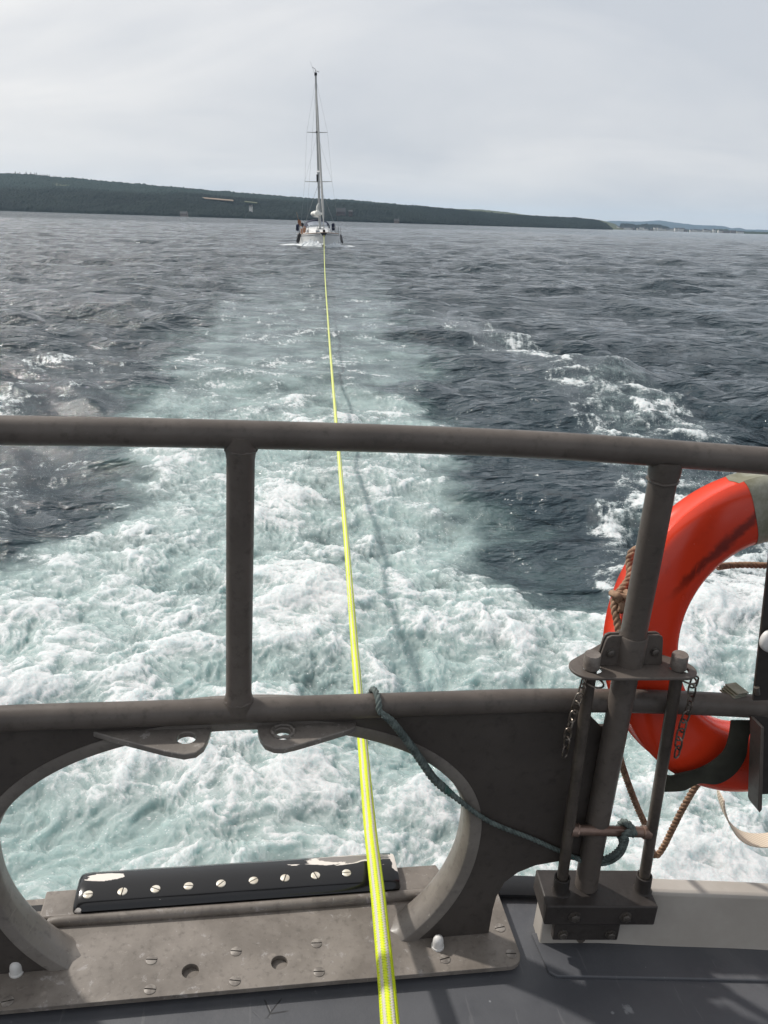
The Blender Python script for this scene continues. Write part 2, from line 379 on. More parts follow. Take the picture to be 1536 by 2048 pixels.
def circle(cx, cy, r, n=24, sx=1.0): return [(cx + r * sx * math.cos(2 * math.pi * k / n), cy + r * math.sin(2 * math.pi * k / n)) for k in range(n)]

def thing(name, label, cat, loc=(0, 0, 0), boat=True, group=None, rz=0.0):
    o = bpy.data.objects.new(name, None); o.empty_display_size = 0.05; COL.objects.link(o)
    o.matrix_world = (BOAT if boat else Matrix.Identity(4)) @ Matrix.Translation(Vector([float(x) for x in loc])) @ Matrix.Rotation(rz, 4, 'Z')
    o['label'] = label; o['category'] = cat; o['loc'] = [float(x) for x in loc]
    if group: o['group'] = group
    return o

def part(name, geo, mat, parent, bevel=0, sharp=40, smooth=True, label=None, stuff=False, segs=2):
    """geo is in the frame of the thing's own frame BEFORE its translation (boat or world coordinates)"""
    loc = np.array(parent['loc']) if parent and 'loc' in parent else np.zeros(3)
    v = np.asarray(geo.v) - loc
    me = mesh(name, v, geo.f, None, smooth, sharp)
    for mm in (mat if isinstance(mat, (list, tuple)) else [mat]): me.materials.append(M[mm])
    if any(geo.mi): me.polygons.foreach_set('material_index', geo.mi)
    o = bpy.data.objects.new(name, me); COL.objects.link(o); o.parent = parent
    if bevel:
        b = o.modifiers.new('Bevel', 'BEVEL'); b.width = bevel; b.segments = segs; b.limit_method = 'ANGLE'; b.angle_limit = math.radians(35); b.harden_normals = False
    if label: o['label'] = label
    if stuff: o['kind'] = 'stuff'
    return o

def sub(name, geo, mat, par, **k):
    """a sub-part: same coordinates as its part"""
    top = par.parent; o = part(name, geo, mat, top, **k); o.parent = par; return o

def solo(name, geo, mat, label, cat, boat=True, loc=(0, 0, 0), bevel=0, sharp=40, group=None, smooth=True):
    loc = np.array(loc, float); me = mesh(name, np.asarray(geo.v) - loc, geo.f, None, smooth, sharp)
    for mm in (mat if isinstance(mat, (list, tuple)) else [mat]): me.materials.append(M[mm])
    if any(geo.mi): me.polygons.foreach_set('material_index', geo.mi)
    o = bpy.data.objects.new(name, me); COL.objects.link(o)
    o.matrix_world = (BOAT if boat else Matrix.Identity(4)) @ Matrix.Translation(Vector(loc))
    if cat: o['category'] = cat
    if label: o['label'] = label
    if group: o['group'] = group
    if bevel:
        b = o.modifiers.new('Bevel', 'BEVEL'); b.width = bevel; b.segments = 2; b.limit_method = 'ANGLE'; b.angle_limit = math.radians(35)
    return o

def structure(name, geo, mat, boat=False, bevel=0, smooth=True, sharp=40, kind='structure'):
    o = solo(name, geo, mat, None, None, boat=boat, bevel=bevel, smooth=smooth, sharp=sharp); o['kind'] = kind; return o


# ------------------------------------------------------------------ vectorised noise
_rng = np.random.default_rng(11)
_perm = _rng.permutation(512).astype(np.int32); _perm = np.concatenate([_perm, _perm, _perm])
_ga = _rng.uniform(0, 2 * np.pi, 512).astype(np.float32); _gx = np.cos(_ga); _gy = np.sin(_ga)
def pn(x, y):
    xi = np.floor(x).astype(np.int64); yi = np.floor(y).astype(np.int64)
    xf = (x - xi).astype(np.float32); yf = (y - yi).astype(np.float32)
    xi &= 511; yi &= 511; x1 = (xi + 1) & 511; y1 = (yi + 1) & 511
    u_ = xf * xf * xf * (xf * (xf * 6 - 15) + 10); v_ = yf * yf * yf * (yf * (yf * 6 - 15) + 10)
    def g(a_, b_, dx, dy):
        h = _perm[_perm[a_] + b_]; return _gx[h] * dx + _gy[h] * dy
    n00 = g(xi, yi, xf, yf); n10 = g(x1, yi, xf - 1, yf); n01 = g(xi, y1, xf, yf - 1); n11 = g(x1, y1, xf - 1, yf - 1)
    a_ = n00 + u_ * (n10 - n00); b_ = n01 + u_ * (n11 - n01)
    return (a_ + v_ * (b_ - a_)) * 1.45
def fbm(x, y, o=4, gain=0.5, lac=2.03, off=0.0):
    s_ = 0; a_ = 1; t_ = 0; f_ = 1.0
    for i in range(o):
        s_ = s_ + a_ * pn(x * f_ + off + i * 17.3, y * f_ - off + i * 9.1); t_ += a_; a_ *= gain; f_ *= lac
    return s_ / t_
def ridged(x, y, o=4, gain=0.55, lac=2.07, off=0.0):
    s_ = 0; a_ = 1; t_ = 0; f_ = 1.0
    for i in range(o):
        s_ = s_ + a_ * (1 - np.abs(pn(x * f_ + off + i * 31.7, y * f_ + off * 2 + i * 5.3)) * 1.6); t_ += a_; a_ *= gain; f_ *= lac
    return s_ / t_
def sst(x, lo, hi):
    t_ = np.clip((x - lo) / (hi - lo), 0, 1); return t_ * t_ * (3 - 2 * t_)


# ================================================================== WATER
def build_water():
    # polar sheet round the boat: rings closer together near it
    rs = [0.35, 0.8, 1.3, 1.7, 2.0]
    while rs[-1] < 30:
        d = rs[-1]; rs.append(d + max(0.0085, d * d / 1900.0 * (1.25 if d < 10 else 1.0)))
    while rs[-1] < 420: rs.append(rs[-1] * 1.0085)
    while rs[-1] < 1200: rs.append(rs[-1] * 1.06)
    while rs[-1] < 13500: rs.append(rs[-1] * 1.25)
    rs = np.array(rs)
    fine = np.radians(np.linspace(-29.5, 29.5, 940)); mid = np.radians(np.linspace(29.5, 60, 130)[1:]); coarse = np.radians(np.linspace(60, 300, 90)[1:-1])
    an = np.concatenate([fine, mid, coarse, np.radians(360) - mid[::-1]])
    na, nr = len(an), len(rs)
    R_, T_ = np.meshgrid(rs, an, indexing='ij')
    x = R_ * np.sin(T_); y = R_ * np.cos(T_)
    ds = np.gradient(rs)[:, None] * np.ones_like(x)
    # --- wake fields
    yy = np.clip(y, 0, 200)
    ip = lambda pts: np.interp(yy, [p[0] for p in pts], [p[1] for p in pts])
    wob = fbm(x * 0.45, y * 0.45, 4, off=3.7)
    wob2 = fbm(x * 1.6, y * 1.6, 4, off=8.1)
    xc = ip([(0, -.6), (4.3, -.6), (5.2, -.85), (7, -.9), (9.5, -1.2), (15.6, -1.6), (30, -2.8), (80, -6.5)])
    hw = ip([(0, 4.0), (3.6, 3.0), (4.4, 2.25), (5.2, 1.75), (7, 1.50), (9.5, 1.7), (15.6, 2.2), (30, 2.8), (80, 4)])
    u_ = np.abs(x - xc) / hw + 0.50 * wob + 0.24 * wob2
    core = sst(u_, 1.12, 0.80)
    dens = ip([(0, 1), (3.2, .95), (4.2, .90), (5.5, .76), (7, .66), (8.3, .62), (9.6, .62), (10.8, .54), (12.2, .34), (15, .27), (20, .24), (30, .17), (60, .06), (90, 0)])
    xr = ip([(0, 1.7), (3, 1.7), (4.5, 2.35), (7.4, 2.85), (11, 3.2), (14, 3.2), (18, 2.4), (22, 1.2)])
    hr = ip([(0, 1.4), (4.5, 1.1), (7.4, .75), (11, .95), (14, .9), (18, .8), (22, .9), (30, .4)])
    ur = np.abs(x - xr) / hr + 0.45 * wob + 0.2 * wob2
    streak = sst(ur, 1.2, 0.5) * ip([(0, .95), (4.5, .85), (6, .68), (7.4, .76), (9, .82), (11, .76), (14, .58), (18, .46), (22, .30), (27, 0)])
    xl = ip([(0, -3), (6, -3.4), (11, -4.4), (20, -6)])
    left = sst(np.abs(x - xl) / ip([(0, .5), (6, .8), (11, 1.5), (25, 2.2)]) + 0.5 * wob, 1.2, 0.3) * ip([(0, .35), (6, .34), (11, .25), (18, .12), (26, 0)])
    D = np.maximum(np.maximum(core * dens, streak), left)
    back = (y < 0.5); D[back] = 0
    tw = sst(np.abs(x - xc) / (hw * 1.1) + 0.55 * wob + 0.2 * wob2, 1.3, 0.7)
    teal = tw * ip([(0, 1), (10, .95), (14, .84), (22, .60), (30, .38), (45, .24), (65, .12), (80, 0)])
    teal = np.maximum(teal, np.maximum(streak * 0.30, left * 0.2)); teal[back] = 0
    # swirl-warped coordinates for the churned water
    wx = x + 0.22 * fbm(x * 1.1, y * 1.1, 3, off=1.3) + 0.07 * fbm(x * 4, y * 4, 3, off=5.5)
    wy = y + 0.22 * fbm(x * 1.1, y * 1.1, 3, off=21.3) + 0.07 * fbm(x * 4, y * 4, 3, off=15.5)
    big = fbm(wx * 0.75, wy * 0.75, 3, off=2.2)                    # metre-size boils
    med = ridged(wx * 1.7, wy * 1.7, 4, off=4.0)
    fine_ = ridged(wx * 7.5, wy * 7.5, 4, gain=0.6, off=9.0)
    soft = fbm(wx * 2.6, wy * 2.6, 5, gain=0.6, off=6.6)
    # --- height
    h = np.zeros_like(x)
    px = x + 0.35 * fbm(x * 0.35, y * 0.35, 2, off=40); py = y + 0.5 * fbm(x * 0.3, y * 0.3, 2, off=50)
    rg = np.random.default_rng(5)
    calm = 1 - 0.75 * tw * ip([(0, 1), (20, .8), (50, .3), (80, 0)])
    mod = 0.75 + 0.6 * fbm(x * 0.13, y * 0.13, 2, off=70)
    nw = 74
    for k in range(nw):
        lam = 0.24 * (36 ** (k / (nw - 1))); th = rg.normal(0.22, 0.62)
        kx, ky = math.sin(th) * 2 * math.pi / lam, math.cos(th) * 2 * math.pi / lam
        sl_ = 0.058 * (0.8 if lam < 0.6 else 1.0 if lam < 1.2 else 1.18 if lam < 2.6 else 0.5)
        lod = sst(lam / (ds * 2.2), 0.8, 1.5)
        if lod.max() < 1e-3: continue
        ph = kx * px + ky * py + rg.uniform(0, 6.28)
        s_ = np.sin(ph); h += lod * sl_ * lam / (2 * math.pi) * (s_ - 0.26 * np.cos(2 * ph)) * calm * mod
    near = sst(y, 60, 25) * (y > 0)
    lump = 0.15 * big + 0.085 * (med - 0.55) + 0.050 * soft + 0.026 * (fine_ - 0.6)
    amp = np.clip(D * 1.35, 0, 1) * ip([(0, .85), (4, 1), (10, .85), (14, .5), (30, .2), (60, 0)])
    h += lump * amp * near
    # micro relief: splashes and bubbles close to the boat
    mic = fbm(wx * 22, wy * 22, 4, gain=0.62, off=2.9)
    h += 0.007 * mic * np.clip(D * 1.3, 0, 1) * sst(ds, 0.05, 0.015)
    h += 0.11 * sst(np.abs(x - xr) / (hr * 1.25), 1.2, 0.1) * ip([(0, 0), (5, .3), (9, .9), (11.5, 1), (15, .5), (20, 0)])
    h += 0.10 * np.exp(-((y - 12.3 - 0.35 * (x + 1.4) ** 2 * -0.22) / 0.55) ** 2) * core * (0.7 + 0.5 * wob2)
    # --- foam coverage
    f0 = 0.60 * (med - 0.55) + 0.60 * soft + 0.55 * big + 0.42 * (fine_ - 0.60) + 0.16 * mic
    sel = (R_ < 12) & (D > 0.3); f0 = (f0 - f0[sel].mean()) / f0[sel].std()
    foam = np.interp(D, [0, .08, .3, .6, .95], [-1.1, -.80, -.40, -.08, .18]) + f0 * np.interp(D, [0, .1, .3, .6], [.15, .30, .33, .36])
    foam[D < 0.012] = -1
    z = h * sst(R_, 520, 300)
    # the stern pushes a hollow: keep water under the deck
    z = np.where((y < 1.75) & (np.abs(x) < 3), np.minimum(z, 0.05), z)
    V = np.stack([x, y, z], -1).reshape(-1, 3)
    idx = np.arange(na * nr).reshape(nr, na)
    a0 = idx[:-1]; a1 = idx[1:]
    q = np.stack([a0, np.roll(a0, -1, 1), np.roll(a1, -1, 1), a1], -1).reshape(-1, 4)
    V = np.vstack([V, [[0, 0, 0]]]); c0 = len(V) - 1
    me = bpy.data.meshes.new('sea')
    nt_ = na
    tri = np.stack([np.full(na, c0), np.roll(idx[0], -1), idx[0]], -1)
    loops = np.concatenate([q[:, ::-1].reshape(-1), tri.reshape(-1)])
    me.vertices.add(len(V)); me.vertices.foreach_set('co', V.astype(np.float32).reshape(-1))
    me.loops.add(len(loops)); me.loops.foreach_set('vertex_index', loops.astype(np.int32))
    tot = np.concatenate([np.full(len(q), 4), np.full(na, 3)]); st = np.concatenate([[0], np.cumsum(tot)[:-1]])
    me.polygons.add(len(tot)); me.polygons.foreach_set('loop_start', st.astype(np.int32)); me.polygons.foreach_set('loop_total', tot.astype(np.int32))
    me.polygons.foreach_set('use_smooth', np.ones(len(tot), bool))
    me.update(); me.validate()
    for nm, arr in (('foam', foam), ('churn', D), ('teal', teal)):
        at_ = me.attributes.new(nm, 'FLOAT', 'POINT'); at_.data.foreach_set('value', np.append(arr.reshape(-1), 0).astype(np.float32))
    # material
    m = Mat('sea_water')
    co = m.co()
    foam_ = m.attr('foam'); churn = m.attr('churn'); tl = m.attr('teal')
    wcol = m.mix(m.step(m.noise(0.12, 3), 0.35, 0.7), (0.016, 0.031, 0.041), (0.024, 0.042, 0.053))
    v = m.node('ShaderNodeTexNoise'); v.inputs['Scale'].default_value = 2.2; v.inputs['Detail'].default_value = 3; m.l.new(co, v.inputs[0])
    warp = m.node('ShaderNodeVectorMath', operation='MULTIPLY_ADD'); m.l.new(v.outputs['Color'], warp.inputs[0]); warp.inputs[1].default_value = (0.30, 0.30, 0); m.l.new(co, warp.inputs[2])
    wc = warp.outputs[0]
    nf = m.noise(9, 9, 0.68, co=wc); nfine = m.noise(38, 7, 0.7, co=wc)
    nfin2 = m.noise(120, 5, 0.7, co=wc)
    rid = m.math('SUBTRACT', 1.0, m.math('MULTIPLY', m.math('ABSOLUTE', m.math('SUBTRACT', m.noise(5.0, 7, 0.66, co=wc), 0.5)), 11.0), clamp=True)
    rid2 = m.math('SUBTRACT', 1.0, m.math('MULTIPLY', m.math('ABSOLUTE', m.math('SUBTRACT', m.noise(15.0, 6, 0.62, co=wc), 0.5)), 9.0), clamp=True)
    tn = m.noise(1.4, 6, 0.6, co=wc)
    tn2 = m.math('ADD', m.math('MULTIPLY', tn, 0.75), m.math('MULTIPLY', churn, 0.36))
    tealc = m.mix(m.step(tn2, 0.34, 0.74), (0.055, 0.095, 0.097), (0.32, 0.415, 0.405))
    tfac = m.math('MULTIPLY', m.step(m.math('ADD', tl, m.math('ADD', m.math('MULTIPLY', m.math('SUBTRACT', tn, 0.5), 1.0), m.math('MULTIPLY', m.math('MULTIPLY', m.math('SUBTRACT', nf, 0.5), 1.1), m.step(tl, 0.0, 0.15)))), 0.05, 1.05), 0.95, clamp=True)
    body = m.mix(tfac, wcol, tealc)
    lowd = m.step(churn, 0.55, 0.15)
    ff = m.math('ADD', foam_, m.math('MULTIPLY', m.math('SUBTRACT', nf, 0.5), 0.75))
    ff = m.math('ADD', ff, m.math('MULTIPLY', m.math('SUBTRACT', nfine, 0.5), 0.55))
    ff = m.math('ADD', ff, m.math('MULTIPLY', m.math('SUBTRACT', nfin2, 0.5), 0.45))
    lace = m.math('ADD', m.math('MULTIPLY', rid, m.math('MULTIPLY_ADD', lowd, 0.28, 0.22)), m.math('MULTIPLY', rid2, 0.14))
    ff = m.math('ADD', ff, m.math('MULTIPLY', lace, m.step(churn, 0.03, 0.22)))
    milk = m.math('MULTIPLY', m.step(ff, -0.45, 0.50), m.math('MULTIPLY', m.step(tl, 0.30, 0.85), m.step(churn, 0.22, 0.75)))   # thin, half-clear foam and bubbles below the surface
    thick = m.step(ff, 0.02, 0.72)
    vo = m.node('ShaderNodeTexVoronoi'); vo.inputs['Scale'].default_value = 58; m.l.new(wc, vo.inputs[0])
    vs = m.node('ShaderNodeSeparateColor'); m.l.new(vo.outputs['Color'], vs.inputs[0])
    dots = m.math('MULTIPLY', m.step(vo.outputs['Distance'], 0.26, 0.14), m.math('MULTIPLY', m.step(vs.outputs[0], 0.58, 0.62), m.step(churn, 0.10, 0.5)))
    cov = m.math('MAXIMUM', m.math('MULTIPLY', milk, 0.60), thick)
    fc = m.mix(thick, (0.37, 0.435, 0.43), m.mix(m.step(nfine, 0.25, 0.7), (0.48, 0.51, 0.515), (0.64, 0.66, 0.67)))
    cov = m.math('MAXIMUM', cov, m.math('MULTIPLY', dots, 0.8)); fc = m.mix(dots, fc, (0.66, 0.68, 0.69))
    color = m.mix(cov, body, fc)
    rough = m.mix(cov, (0.10, 0.10, 0.10), (0.55, 0.55, 0.55))
    rough = m.math('MULTIPLY_ADD', cov, 0.30, 0.09)
    # ripples too small for the mesh: noise relief of many sizes in world metres
    g1 = m.noise(0.42, 5, 0.62, co=m.co((0.6, 1.0, 1.0))); g2 = m.noise(2.6, 6, 0.60, co=m.co((0.6, 1.0, 1.0))); g3 = m.noise(0.085, 3, 0.55, co=m.co((0.6, 1, 1)))
    nb = m.bump(g3, 1.0, 1.6)
    g4 = m.noise(1.1, 5, 0.6, co=m.co((0.7, 1, 1)))
    nb = m.bump(g1, 1.0, 1.0, nb)
    nb = m.bump(g4, 1.0, 0.36, nb)
    nb = m.bump(g2, 1.0, 0.13, nb)
    fb = m.bump(m.math('ADD', m.math('MULTIPLY', nf, 1.6), nfine), 1.0, 0.009)
    nmix = m.node('ShaderNodeMix', data_type='VECTOR'); m.l.new(m.step(churn, 0.02, 0.35), nmix.inputs[0]); m.l.new(nb, nmix.inputs[4]); m.l.new(fb, nmix.inputs[5])
    m.set(color, rough, 0, nmix.outputs[1])
    m.b.inputs['IOR'].default_value = 1.333
    m.l.new(m.math('MULTIPLY', m.math('MAXIMUM', cov, tfac), 0.75), m.b.inputs['Subsurface Weight']); m.b.inputs['Subsurface Radius'].default_value = (0.7, 1.0, 1.0); m.b.inputs['Subsurface Scale'].default_value = 0.20
    me.materials.append(m.m)
    o = bpy.data.objects.new('sea', me); COL.objects.link(o); o['kind'] = 'structure'
    return o
build_water()


# ================================================================== THE DECK WE STAND ON (boat frame)
HD, HP = -1.640, -1.611           # deck and base-plate tops
g = Geo()
out = [(-3.2, -3.5), (3.2, -3.5), (3.2, 1.0), (2.2, 1.26), (1.5, 1.42), (1.0, 1.52), (0.6, 1.585), (0, 1.60), (-1.2, 1.58), (-2.2, 1.45), (-3.2, 1.1)]
g.prism(out, (), 'af', HD - 1.2, 1.2)
structure('deck', g, 'deck', boat=True, bevel=0.004)
# dark gunwale capping along the stern edge
gp = [(-3.0, 1.16), (-2.2, 1.43), (-1.2, 1.56), (-0.2, 1.585), (0.6, 1.568), (1.0, 1.50), (1.5, 1.40), (2.2, 1.24), (3.1, 1.0)]
pts = crom([(a_, f_, HD + 0.012) for a_, f_ in gp], 6)
v, f_ = tube(pts, 0.034, 10, flat=0.55); g = Geo().add(v, f_)
o = solo('gunwale_capping', g, 'rubber', 'black capping strip along the stern edge of the grey deck', 'gunwale')
# raised pad in front of the coaming
ol = [(0.70, 1.312), (0.715, 1.298), (1.211, 1.236), (1.8, 1.12), (1.8, 1.40), (1.0, 1.40), (0.695, 1.42)]
g = Geo().prism(ol, (), 'af', HD - 0.002, 0.010)
structure('deck_pad', g, 'deck', boat=True, bevel=0.003)

# white coaming: a swept box, front face leaning slightly back
path = crom([(0.705, 1.392, 0), (0.85, 1.378, 0), (1.0, 1.355, 0), (1.3, 1.310, 0), (1.7, 1.225, 0), (2.2, 1.08, 0)], 8)
T, e1, e2 = frames(path)
prof = [(-0.006, -0.009), (-0.002, 0.006), (0.010, 0.146), (0.016, 0.153), (0.052, 0.153), (0.057, 0.146), (0.060, -0.009)]
V = []; Fc = []
for i, p in enumerate(path):
    nn = np.array([-T[i][1], T[i][0], 0.0])
    if nn[1] < 0: nn = -nn
    for (dx, dz) in prof: V.append(p + nn * dx + np.array([0, 0, HD + 0.008 + dz]))
k = len(prof)
for i in range(len(path) - 1):
    for j in range(k - 1): Fc.append((i * k + j, (i + 1) * k + j, (i + 1) * k + j + 1, i * k + j + 1))
Fc.append(tuple(range(k))); Fc.append(tuple(range((len(path) - 1) * k, len(path) * k))[::-1])
g = Geo().add(V, Fc)
solo('coaming', g, 'coaming', 'off-white painted coaming standing up from the deck at the right', 'coaming', bevel=0.004, sharp=30)


# ================================================================== STERN FRAME (pushpit rails, web plate, fairlead ring, base plate)
sf = thing('stern_frame', 'grey-brown pipe railing with ring opening and base plate bolted to the stern', 'railing', (0, 1.41, HP))
R0 = 0.0252
top_pts = [(-1.3, 1.36, -0.397), (-0.8, 1.395, -0.397), (-0.398, 1.408, -0.397), (-0.199, 1.413, -0.397), (0.0, 1.413, -0.397), (0.188, 1.409, -0.397), (0.368, 1.400, -0.397), (0.552, 1.383, -0.397), (0.732, 1.352, -0.397), (0.944, 1.308, -0.397), (1.25, 1.235, -0.397), (1.6, 1.12, -0.397)]
low_pts = [(-1.3, 1.37, -0.965), (-0.8, 1.40, -0.965), (-0.454, 1.414, -0.965), (-0.2, 1.414, -0.965), (0.0, 1.414, -0.965), (0.427, 1.414, -0.965), (0.644, 1.411, -0.965), (0.875, 1.393, -0.965), (1.12, 1.358, -0.965), (1.35, 1.31, -0.965), (1.7, 1.20, -0.965)]
part('top_rail', Geo().tube(crom(top_pts, 8), R0, 28), 'rail', sf)
part('lower_rail', Geo().tube(crom(low_pts, 8), R0, 28), 'rail', sf)
def post(name, p0, p1, r, collar0=True, collar1=True, extra=None):
    p0 = np.array(p0); p1 = np.array(p1); Lg = np.linalg.norm(p1 - p0)
    s_ = [0.0, 0.028, 0.036, 0.045, 0.5 * Lg, Lg - 0.045, Lg - 0.036, Lg - 0.028, Lg]
    rr = [r + .004, r + .0035, r + .0012, r, r, r, r + .0012 if collar1 else r, r + .0035 if collar1 else r, r + .004 if collar1 else r]
    g = Geo().tube([p0 + (p1 - p0) * t_ / Lg for t_ in s_], rr, 28); return part(name, g, 'rail', sf)
post('post', (-0.004, 1.413, -0.397), (-0.006, 1.414, -0.965), 0.0250)
ptop = atf(1331, 932, 1.350); pbot = atf(1175, 1750, 1.400)
ptop[2] = min(ptop[2], -0.40)
post('post', ptop + (ptop - pbot) * 0.012, pbot, 0.0262, collar1=False)
pmid = pbot
part('post_foot', Geo().tube([pbot + np.array([0, 0, 0.02]), (0.808, 1.405, HD - 0.0)], 0.0262, 24), 'rail', sf)
# outboard posts (outside the frame) so that the rail does not float
for a_, f1, f2 in ((-0.95, 1.385, 1.39), (1.45, 1.17, 1.27)):
    post('post', (a_, f1, -0.397), (a_, f2, -0.965), 0.025)
# weld fillets
def weld(c, axis, r, w_=0.006, seg=26, seed=0):
    rr = random.Random(seed); ax = Vector(axis).normalized(); e = ax.orthogonal().normalized(); e_ = ax.cross(e)
    P = []
    for k in range(seg):
        a_ = 2 * math.pi * k / seg; q = Vector(c) + (e * math.cos(a_) + e_ * math.sin(a_)) * (r + rr.uniform(-.0008, .0008)) + ax * rr.uniform(-.0015, .0015); P.append(tuple(q))
    return Geo().tube(P, [w_ * rr.uniform(.75, 1.2) for _ in P], 8, closed=True)
part('weld_bead', weld((-0.004, 1.413, -0.424), (0, 0, 1), 0.0265, w_=0.0028, seed=1), 'rail', sf)
part('weld_bead', weld((-0.006, 1.414, -0.939), (0, 0, 1), 0.0265, w_=0.0028, seed=2), 'rail', sf)
part('weld_bead', weld(ptop + (pbot - ptop) * 0.027, tuple(pbot - ptop), 0.0270, w_=0.003, seed=3), 'rail', sf)

# web plate with oval opening, arch at the right foot and a small cut-out
FWEB = 1.409
def oval(sc_=1.0, n=72):
    P = []
    for k in range(n):
        a_ = 2 * math.pi * k / n; cx, s_ = math.cos(a_), math.sin(a_)
        e_ = 2 / 2.15
        xx = 0.505 * math.copysign(abs(cx) ** e_, cx) * sc_; zz_ = (0.305 if s_ > 0 else 0.425) * math.copysign(abs(s_) ** e_, s_) * sc_
        P.append((xx, -1.310 + zz_))
    return P
full = oval(n=144)
cutz = HP + 0.001
arc = [p for p in full if p[1] > cutz]
# order from right-bottom, over the top, to left-bottom
arc = sorted(arc, key=lambda p: (math.atan2(p[1] + 1.31, p[0]) + 2 * math.pi + 1.25) % (2 * math.pi))
xe = 0.335
arch = [atf(x_, y_, 1.414)[[0, 2]] for x_, y_ in ((1152, 1716), (1110, 1721), (1070, 1728), (1035, 1742), (1008, 1762), (992, 1790), (985, 1815))]
arch = [(float(p[0]), float(p[1])) for p in arch]
right = [(0.795, -0.975)] + [(0.800, -1.37)] + arch + [(arch[-1][0] - 0.002, cutz), (arc[0][0] + 0.0005, cutz)]
leftp = [(arc[-1][0] - 0.0005, cutz), (-0.62, cutz), (-0.63, -1.50), (-0.68, -1.40), (-0.80, -1.37), (-0.80, -0.975)]
notch = [tuple(atf(x_, y_, 1.414)[[0, 2]]) for x_, y_ in ((1176, 1420), (1211, 1419), (1215, 1449), (1199, 1450), (1183, 1434))]
outline = right + arc + leftp
part('web_plate', Geo().prism(outline, [notch], 'ah', FWEB, 0.010), 'web', sf, bevel=0.0015)
# ring liner: flat bar rolled to the oval, going outboard from the web
def liner():
    full2 = oval(n=144); P = [p for p in full2 if p[1] > HP - 0.012]
    P = sorted(P, key=lambda p: (math.atan2(p[1] + 1.31, p[0]) + 2 * math.pi + 1.25) % (2 * math.pi))
    P = [(0.20, HP - 0.040)] + P + [(-0.20, HP - 0.040)]
    prof = [(0.000, 0.0), (0.002, 0.003), (0.030, 0.0095), (0.034, 0.0100), (0.070, 0.006), (0.086, -0.002), (0.094, -0.012), (0.090, -0.022), (0.0, -0.024)]   # (astern, towards centre)
    V = []; Fc = []; k = len(prof)
    for i, p in enumerate(P):
        q0 = P[max(i - 1, 0)]; q1 = P[min(i + 1, len(P) - 1)]
        tx, tz = q1[0] - q0[0], q1[1] - q0[1]; l_ = math.hypot(tx, tz); nx, nz_ = -tz / l_, tx / l_   # inward for ccw
        for (df, dn) in prof: V.append((p[0] + nx * dn, FWEB - 0.002 + df, p[1] + nz_ * dn))
    for i in range(len(P) - 1):
        for j in range(k): Fc.append((i * k + j, i * k + (j + 1) % k, (i + 1) * k + (j + 1) % k, (i + 1) * k + j))
    return Geo().add(V, Fc)
part('fairlead_ring', liner(), 'liner', sf, sharp=50)
# base plate (with two drain holes) and its outboard bead
hl = [ath(381, 1942, HP), ath(559, 1925, HP)]
ol = [(-0.78, 1.322), (0.20, 1.320), (0.606, 1.316)] + [(0.640 - 0.034 + 0.034 * math.sin(t_), 1.350 - 0.034 * math.cos(t_)) for t_ in np.linspace(0.2, 1.5, 6)] + [(0.640, 1.565), (0.60, 1.60), (0.484, 1.617), (-0.5, 1.612), (-0.70, 1.60), (-0.78, 1.56)]
part('base_plate', Geo().prism(ol, [circle(p[0], p[1], 0.0185, 22) for p in hl], 'af', HP - 0.012, 0.012), 'plate', sf, bevel=0.0018)
g = Geo()
for s_ in (-1,): g.prism([(-0.74, 1.345), (0.60, 1.345), (0.60, 1.58), (-0.74, 1.58)], (), 'af', HD + 0.001, 0.0155)
part('packing_piece', g, 'plate', sf)
g = Geo().tube(crom([(-0.405, 1.536, HP - 0.004), (-0.40, 1.536, HP + 0.004), (0.0, 1.534, HP + 0.006), (0.45, 1.536, HP + 0.004), (0.50, 1.536, HP - 0.006)], 6), 0.0135, 14)
part('plate_bead', g, 'plate', sf)
# outboard slope the chafe strip sits on
g = Geo().add([(-0.46, 1.538, HP - 0.002), (0.52, 1.538, HP - 0.002), (0.52, 1.545, HP + 0.012), (-0.46, 1.545, HP + 0.012), (-0.46, 1.625, HP + 0.010), (0.50, 1.625, HP + 0.010), (0.50, 1.632, HP - 0.05), (-0.46, 1.632, HP - 0.05)],
              [(0, 1, 2, 3), (3, 2, 5, 4), (4, 5, 6, 7), (0, 3, 4, 7), (1, 6, 5, 2), (0, 7, 6, 1)])
part('outer_lip', g, 'plate', sf, bevel=0.004)
# rolled edge under the ring opening
# two lugs with shackle holes under the lower rail
HL = -0.998
def lug(pix, hole, hr_):
    P = [ath(x_, y_, HL)[:2] for x_, y_ in pix]; P = [(float(p[0]), float(p[1])) for p in P]
    h_ = ath(*hole, HL); return Geo().prism(P, [circle(float(h_[0]), float(h_[1]), hr_, 20)], 'af', HL - 0.013, 0.013)
left_lug = [(170, 1462), (180, 1461), (225, 1475), (330, 1502), (368, 1509), (392, 1505), (408, 1493), (416, 1478), (420, 1466), (424, 1452), (424, 1430), (200, 1437)]
right_lug = [(515, 1445), (516, 1462), (520, 1475), (530, 1489), (548, 1496), (566, 1497), (596, 1490), (640, 1477), (700, 1459), (712, 1452), (712, 1424), (515, 1430)]
part('lug', lug(left_lug, (373, 1475), 0.0185), 'lug', sf, bevel=0.002)
part('lug', lug(right_lug, (566, 1467), 0.0185), 'lug', sf, bevel=0.002, label='lug with weld-scarred hole, right of the centre post')
h_ = ath(566, 1467, HL)
part('weld_bead', weld((h_[0], h_[1] + .006, HL + 0.002), (0, 0, 1), 0.0215, 0.0035, seed=9), 'lug', sf)
